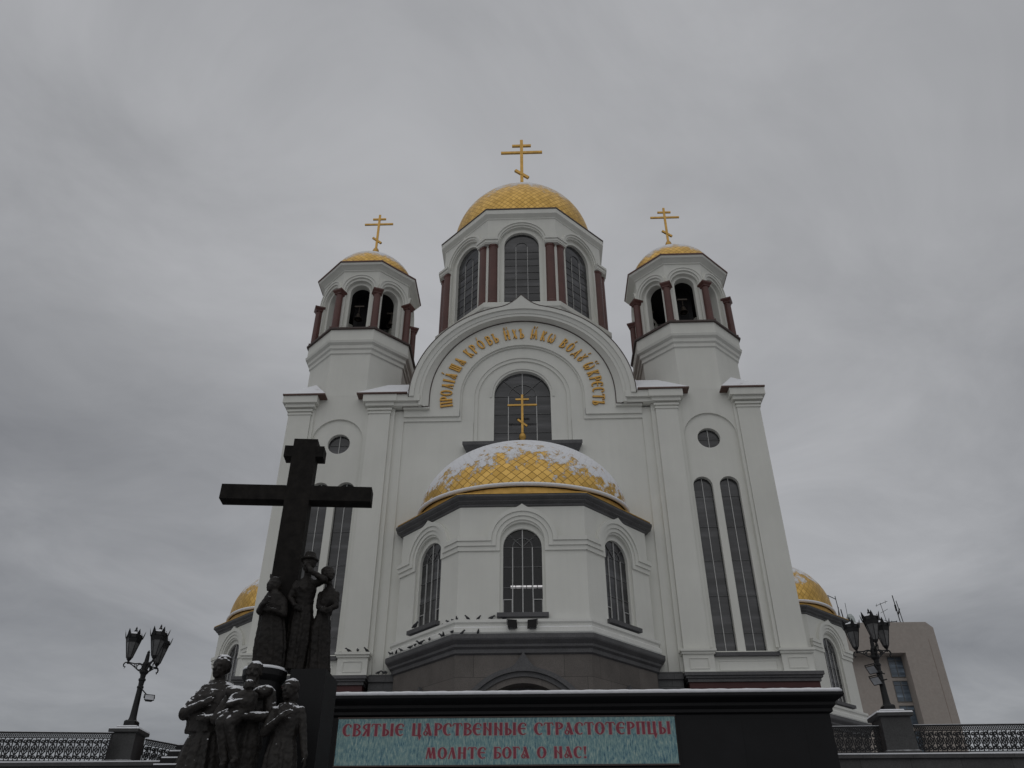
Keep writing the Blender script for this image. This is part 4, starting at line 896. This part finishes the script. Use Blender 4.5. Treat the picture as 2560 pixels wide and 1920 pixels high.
# --- bronze figures: overlapping closed volumes fused to one skin
class Body(MB):
    def cap(self, p, q, r0, r1=None, n=14):
        r1 = r0 if r1 is None else r1; P, Q = Vector(p), Vector(q); ax = Q-P; L = ax.length or 1e-4; ax.normalize()
        u = ax.orthogonal().normalized(); v = ax.cross(u); rows = []
        prof = [(-r0*math.cos(a), r0*math.sin(a)) for a in (.02, .5, 1.05)]+[(0, r0), (L*.5, (r0+r1)/2), (L, r1)]+[(L+r1*math.sin(a), r1*math.cos(a)) for a in (.5, 1.05, 1.55)]
        for d, rr in prof: rows.append([tuple(P+ax*d+(u*math.cos(2*PI*k/n)+v*math.sin(2*PI*k/n))*rr) for k in range(n)])
        self.closed(rows)
    def closed(self, rows):
        i0 = len(self.v); n = len(rows[0]); self.grid(rows, 0, True); i1 = len(self.v)
        self.f.append(tuple(range(i0, i0+n))[::-1]); self.mi.append(0); self.f.append(tuple(range(i1-n, i1))); self.mi.append(0)
    def ell(self, c, rx, ry, rz, tilt=(0, 0, 0), n=18):
        from mathutils import Euler
        R = Euler(tilt).to_matrix(); rows = []
        for j in range(1, 12):
            a = -PI/2+PI*j/12
            rows.append([tuple(Vector(c)+R@Vector((rx*math.cos(a)*math.cos(2*PI*k/n), ry*math.cos(a)*math.sin(2*PI*k/n), rz*math.sin(a)))) for k in range(n)])
        self.closed(rows)
    def loft(self, rings, folds=0, n=72):                      # rings: (cx, cy, z, rx, ry, fold depth, phase)
        rows = []
        for cx, cy, z, rx, ry, fa, ph in rings:
            row = []
            for k in range(n):
                a = 2*PI*k/n; f_ = 1+fa*(.6*math.sin(folds*a+ph)+.4*math.sin((folds*2-3)*a+2*ph+1.3))
                row.append((cx+rx*f_*math.cos(a), cy+ry*f_*math.sin(a), z))
            rows.append(row)
        self.closed(rows)
    def head(self, c, k=1.0, yaw=0, pitch=0, hair='short'):
        from mathutils import Euler
        R = Euler((pitch, 0, yaw)).to_matrix(); C = Vector(c); self.hd = (C, k)
        T = lambda x, y, z: tuple(C+R@Vector((x*k, y*k, z*k)))
        e = (pitch, 0, yaw)
        self.ell(T(0, .01, .03), .092*k, .115*k, .12*k, e); self.ell(T(0, -.035, -.05), .072*k, .08*k, .085*k, e); self.ell(T(0, -.07, -.115), .035*k, .03*k, .028*k, e)
        self.cap(T(0, -.105, .02), T(0, -.135, -.035), .012*k, .02*k, 8)                          # nose
        for s_ in (-1, 1):
            self.cap(T(.018*s_, -.105, .035), T(.06*s_, -.09, .032), .015*k, .012*k, 8)             # brow
            self.ell(T(.045*s_, -.088, -.03), .026*k, .02*k, .022*k); self.ell(T(.036*s_, -.098, .008), .016*k, .012*k, .010*k)
            self.ell(T(.092*s_, .012, -.005), .014*k, .026*k, .036*k, e)
        self.cap(T(-.025, -.108, -.07), T(.025, -.108, -.07), .011*k, .011*k, 8); self.cap(T(-.02, -.104, -.087), T(.02, -.104, -.087), .011*k, .011*k, 8)
        if hair == 'short': self.ell(T(0, .035, .06), .102*k, .112*k, .105*k, e)
        if hair == 'beard': self.ell(T(0, .035, .06), .100*k, .11*k, .10*k, e); self.ell(T(0, -.07, -.12), .062*k, .055*k, .075*k, e); self.cap(T(-.05, -.11, -.055), T(.05, -.11, -.055), .016*k, .016*k, 8)
        if hair == 'up': self.ell(T(0, .03, .06), .12*k, .13*k, .115*k, e); self.ell(T(0, .04, .14), .1*k, .1*k, .06*k, e); self.ell(T(0, .13, .02), .06*k, .05*k, .06*k, e)
        if hair == 'hood': self.ell(T(0, .03, .03), .125*k, .135*k, .15*k, e); self.cap(T(0, .04, .1), T(0, .08, .2), .08*k, .02*k)
        if hair == 'bob': self.ell(T(0, .03, .055), .115*k, .125*k, .115*k, e); self.ell(T(0, .07, -.06), .11*k, .08*k, .10*k, e)
    def hand(self, w, d, n, k=1.0, curl=.5):                   # wrist, direction, palm normal
        D = Vector(d).normalized(); Nn = Vector(n); Nn = (Nn-D*Nn.dot(D)).normalized(); S = D.cross(Nn); w = Vector(w)
        for s_ in (-.5, 0, .5): self.cap(tuple(w+S*s_*.04*k), tuple(w+D*.085*k+S*s_*.055*k), .019*k, .017*k, 8)
        for s_, l in ((-1.5, .062), (-.5, .078), (.5, .074), (1.5, .056)):
            a = w+D*.09*k+S*s_*.021*k; b_ = a+(D*math.cos(curl*.6)+Nn*math.sin(curl*.6)).normalized()*l*.55*k; c = b_+(D*math.cos(curl*1.6)+Nn*math.sin(curl*1.6)).normalized()*l*.5*k
            self.cap(tuple(a), tuple(b_), .0105*k, .010*k, 8); self.cap(tuple(b_), tuple(c), .010*k, .008*k, 8)
        a = w+D*.025*k-S*.035*k; b_ = a+(D*.7-S*.6+Nn*.3).normalized()*.05*k; self.cap(tuple(a), tuple(b_), .013*k, .011*k, 8); self.cap(tuple(b_), tuple(b_+(D*.9+Nn*.5).normalized()*.035*k), .011*k, .009*k, 8)
    def statue(self, name, loc, label, rz=0, voxel=.013, rough=.012, mat='bronze', cat='statue', bare=-1):
        hc, hk = self.hd
        me = bpy.data.meshes.new(name); me.from_pydata(self.v, [], self.f); me.update()
        o = bpy.data.objects.new(name, me); col.objects.link(o)
        rm = o.modifiers.new('fuse', 'REMESH'); rm.mode = 'VOXEL'; rm.voxel_size = voxel; rm.use_smooth_shade = True
        sm = o.modifiers.new('soften', 'SMOOTH'); sm.factor = .5; sm.iterations = 2
        tx = bpy.data.textures.new(name+'_cast', 'CLOUDS'); tx.noise_scale = .07; tx.noise_depth = 4
        ds = o.modifiers.new('cast', 'DISPLACE'); ds.texture = tx; ds.strength = rough*2.6; ds.mid_level = .5; ds.texture_coords = 'LOCAL'
        dg = bpy.context.evaluated_depsgraph_get(); dg.update(); nm = bpy.data.meshes.new_from_object(o.evaluated_get(dg)); o.modifiers.clear(); o.data = nm; bpy.data.meshes.remove(me)
        nm.materials.clear(); nm.materials.append(M[mat]); nm.materials.append(M['bronze_bare'])
        for p in nm.polygons:                                  # faces stay bare, hair and shoulders hold snow
            d = p.center-hc
            if p.center.z < bare or d.length < .24*hk and -.17*hk < d.z < .07*hk: p.material_index = 1
        o.location = loc; o.rotation_euler = (0, 0, rz)
        if label: tag(o, label, cat)
        return o
# man with the boy in his arms
B = Body(); B.head((0, -.03, 1.94), 1.25, .12, -.05, 'beard'); B.cap((0, .03, 1.68), (0, .01, 1.84), .10, .09)
B.loft([(0, .02, .30, .23, .19, .02, 0), (0, .02, .78, .27, .21, .08, 0), (0, .02, .86, .29, .22, .10, .3), (0, .02, 1.12, .245, .18, .05, .5), (0, .02, 1.18, .245, .18, .02, .5), (0, .02, 1.4, .26, .19, .03, 0), (0, .03, 1.64, .28, .17, .02, 0), (0, .03, 1.76, .16, .13, 0, 0)], 9)
for s_ in (-1, 1): B.cap((.12*s_, .0, .0), (.12*s_, .02, .9), .10, .13); B.ell((.12*s_, -.08, .04), .075, .16, .06)
B.ell((-.23, .03, 1.64), .13, .12, .11); B.ell((.23, .03, 1.64), .13, .12, .11)
B.cap((-.28, .02, 1.62), (-.46, -.06, 1.24), .11, .09); B.cap((-.43, -.06, 1.24), (-.12, -.36, 1.30), .085, .06); B.hand((-.14, -.35, 1.30), (1, -.1, .3), (0, 1, .2), 1.2)
B.cap((.28, .02, 1.62), (.41, -.08, 1.25), .11, .09); B.cap((.39, -.08, 1.25), (.06, -.38, 1.22), .085, .06); B.hand((.08, -.37, 1.22), (-1, -.1, .1), (0, 1, .2), 1.2)
B.ell((-.2, -.1, 1.62), .19, .14, .10, (.5, .2, .2)); B.ell((.2, -.1, 1.62), .19, .14, .10, (.5, -.2, -.2))                       # blanket over the shoulders
man = B.statue('statue', (-3.92, -28.0, 3.1), 'bronze statue of bearded man carrying a child in snow covered arms', mat='bronze_snow')
B = Body(); B.head((.06, -.34, 1.66), .82, .2, -.75, 'short'); B.loft([(-.02, -.30, 1.24, .17, .13, .05, 0), (.0, -.32, 1.40, .22, .15, .06, .6), (.03, -.32, 1.54, .19, .13, .05, 1), (.05, -.30, 1.60, .1, .09, 0, 0)], 7)
B.cap((-.08, -.34, 1.28), (-.24, -.42, 1.12), .10, .085); B.cap((-.24, -.42, 1.12), (-.1, -.36, .58), .085, .065); B.cap((.02, -.36, 1.26), (-.1, -.46, 1.08), .10, .085); B.cap((-.1, -.46, 1.08), (.06, -.38, .62), .08, .062)
B.ell((-.09, -.40, .52), .055, .12, .06); B.ell((.07, -.42, .56), .055, .12, .06)
B.cap((-.14, -.34, 1.5), (-.16, -.46, 1.36), .055, .05); B.cap((-.16, -.46, 1.36), (-.02, -.47, 1.40), .05, .035); B.hand((-.02, -.47, 1.40), (1, 0, .1), (0, 1, 0), .8)
B.statue('statue', (-3.92, -28.0, 3.1), 'bronze statue of a child lying in the arms of the bearded man', mat='bronze_snow', bare=.95)
# woman on the left in a shawl
B = Body(); B.head((0, -.02, 1.95), 1.2, -.25, -.05, 'up'); B.cap((0, .03, 1.70), (0, 0, 1.86), .085, .08)
B.loft([(-.06, .02, 0, .46, .36, .12, 0), (-.05, .02, .35, .40, .32, .13, .4), (-.03, .02, .8, .31, .26, .12, .8), (0, .02, 1.12, .22, .17, .06, 1.2), (0, .02, 1.4, .25, .19, .03, 0), (0, .03, 1.58, .24, .16, .02, 0), (0, .03, 1.68, .13, .11, 0, 0)], 10)
B.loft([(-.02, .03, .95, .34, .25, .10, 0), (-.02, .03, 1.2, .37, .25, .07, .7), (0, .03, 1.5, .35, .23, .05, 1.2), (0, .04, 1.68, .27, .17, .02, 0), (0, .04, 1.77, .14, .12, 0, 0)], 8)
B.cap((-.24, .02, 1.54), (-.40, -.10, 1.24), .11, .11); B.cap((-.40, -.10, 1.24), (-.08, -.30, 1.34), .10, .06); B.hand((-.08, -.30, 1.34), (.9, -.1, .5), (0, 1, 0), 1.15)
B.cap((.24, .02, 1.54), (.36, -.08, 1.22), .10, .09); B.cap((.36, -.08, 1.22), (.04, -.30, 1.12), .085, .06); B.hand((.04, -.30, 1.12), (-1, -.1, .1), (0, 1, 0), 1.15)
B.statue('statue', (-4.60, -27.68, 3.24), 'bronze statue of shawled woman at the far left of the group', mat='bronze_snow')
# girl on the right with arm across her chest
B = Body(); B.head((0, -.02, 1.71), 1.15, -.2, -.18, 'bob'); B.cap((0, .03, 1.45), (0, 0, 1.62), .065, .06)
B.loft([(0, .02, 0, .28, .24, .12, 0), (0, .02, .4, .26, .22, .12, .5), (0, .02, .75, .24, .2, .10, .9), (0, .02, 1.0, .19, .15, .05, 1.2), (0, .02, 1.22, .21, .16, .03, 0), (0, .03, 1.42, .22, .15, .02, 0), (0, .03, 1.53, .12, .11, 0, 0)], 9)
B.cap((-.2, .03, 1.41), (-.27, -.10, 1.08), .08, .07); B.cap((-.27, -.10, 1.08), (.0, -.24, 1.28), .07, .05); B.hand((.0, -.24, 1.28), (.8, -.05, .5), (0, 1, 0), 1.1)
B.cap((.2, .03, 1.41), (.30, .0, 1.06), .08, .065); B.cap((.30, .0, 1.06), (.38, -.06, .74), .06, .045); B.hand((.38, -.06, .74), (.15, -.1, -1), (-1, 0, 0), 1.1, .4)
B.statue('statue', (-3.26, -28.15, 3.02), 'bronze statue of bareheaded girl with one arm across her snowy chest', mat='bronze_snow')
# woman with brimmed hat beside the post
B = Body(); B.head((0, -.02, 1.90), 1.05, -.2, .1, 'up'); B.cap((0, .03, 1.64), (0, 0, 1.8), .07, .065)
B.loft([(0, 0, 1.985, .10, .11, 0, 0), (0, 0, 1.99, .15, .165, .03, 0), (0, 0, 2.015, .165, .175, .03, 0), (0, .01, 2.05, .12, .13, 0, 0), (0, .02, 2.15, .09, .10, 0, 0), (0, .02, 2.17, .05, .06, 0, 0)], 3)
B.loft([(-.02, .02, 0, .20, .2, .10, 0), (0, .02, .45, .22, .2, .10, .5), (0, .02, .9, .215, .18, .07, .9), (0, .02, 1.16, .165, .14, .03, 1.2), (0, .02, 1.2, .17, .145, 0, 1.2), (0, .02, 1.26, .17, .145, 0, 0), (0, .0, 1.44, .20, .17, .02, 0), (0, .03, 1.56, .19, .13, .02, 0), (0, .03, 1.66, .10, .09, 0, 0)], 9)
B.cap((.17, .02, 1.56), (.36, -.14, 1.58), .075, .065); B.cap((.36, -.14, 1.58), (.10, -.20, 1.72), .06, .042); B.hand((.10, -.20, 1.72), (-.3, .15, .9), (-.5, 1, 0), 1.0)
B.cap((-.17, .02, 1.56), (-.25, -.05, 1.28), .075, .06); B.cap((-.25, -.05, 1.28), (-.10, -.2, 1.1), .055, .042); B.hand((-.10, -.2, 1.1), (.6, 0, -.4), (0, 1, 0), 1.0)
B.statue('statue', (-3.57, -27.05, 5.30), 'bronze statue of slim figure in brimmed hat and belt beside the cross')
# girl leaning towards her
B = Body(); B.head((-.02, -.02, 1.74), 1.0, 1.0, -.2, 'bob'); B.cap((.02, .03, 1.5), (0, 0, 1.66), .055, .05)
B.loft([(-.01, .02, 0, .21, .18, .12, 0), (-.03, .02, .35, .19, .17, .12, .5), (-.06, .02, .72, .19, .17, .10, .9), (-.03, .02, .98, .13, .12, .04, 1.2), (.02, .0, 1.22, .155, .15, .02, 0), (.02, .03, 1.40, .15, .11, .01, 0), (.02, .03, 1.5, .08, .08, 0, 0)], 9)
B.cap((.16, .02, 1.38), (.20, -.08, 1.12), .06, .05); B.cap((.20, -.08, 1.12), (.08, -.2, 1.02), .048, .036); B.hand((.08, -.2, 1.02), (-1, 0, 0), (0, 1, 0), .95)
B.cap((-.13, .02, 1.38), (-.12, -.06, 1.12), .055, .048); B.cap((-.12, -.06, 1.12), (.02, -.2, 1.0), .045, .035); B.hand((.02, -.2, 1.0), (1, 0, .1), (0, 1, 0), .95)
B.statue('statue', (-3.17, -27.0, 5.30), 'bronze statue of slender girl with head bowed at the right of the cross')
# hooded figure hugging the foot of the post
B = Body(); B.head((-.05, -.02, 1.43), 1.0, -.5, -.2, 'hood'); B.cap((0, .03, 1.2), (-.02, 0, 1.36), .08, .08); B.cap((-.06, .02, 1.5), (-.15, .03, 1.66), .07, .02)
B.loft([(.08, 0, 0, .27, .20, .10, 0), (.06, 0, .35, .275, .20, .10, .4), (.04, .02, .6, .25, .2, .09, .8), (.01, .02, .85, .22, .17, .06, 1.2), (0, .02, 1.05, .22, .17, .05, .4), (0, .03, 1.22, .19, .14, .03, 0), (-.02, .03, 1.33, .11, .11, 0, 0)], 9)
B.cap((-.14, -.02, 1.12), (-.16, -.16, .92), .08, .07); B.cap((-.16, -.16, .92), (-.08, -.26, 1.02), .055, .04); B.hand((-.08, -.26, 1.02), (.5, -.1, .8), (0, 1, 0), 1.0)
B.cap((.17, .0, 1.14), (.24, -.10, .88), .08, .07); B.cap((.24, -.10, .88), (.05, -.24, .92), .055, .04); B.hand((.05, -.24, .92), (-1, 0, .2), (0, 1, 0), 1.0)
B.statue('statue', (-4.06, -27.22, 5.33), 'bronze statue of hooded figure standing on the snowy drum before the post')
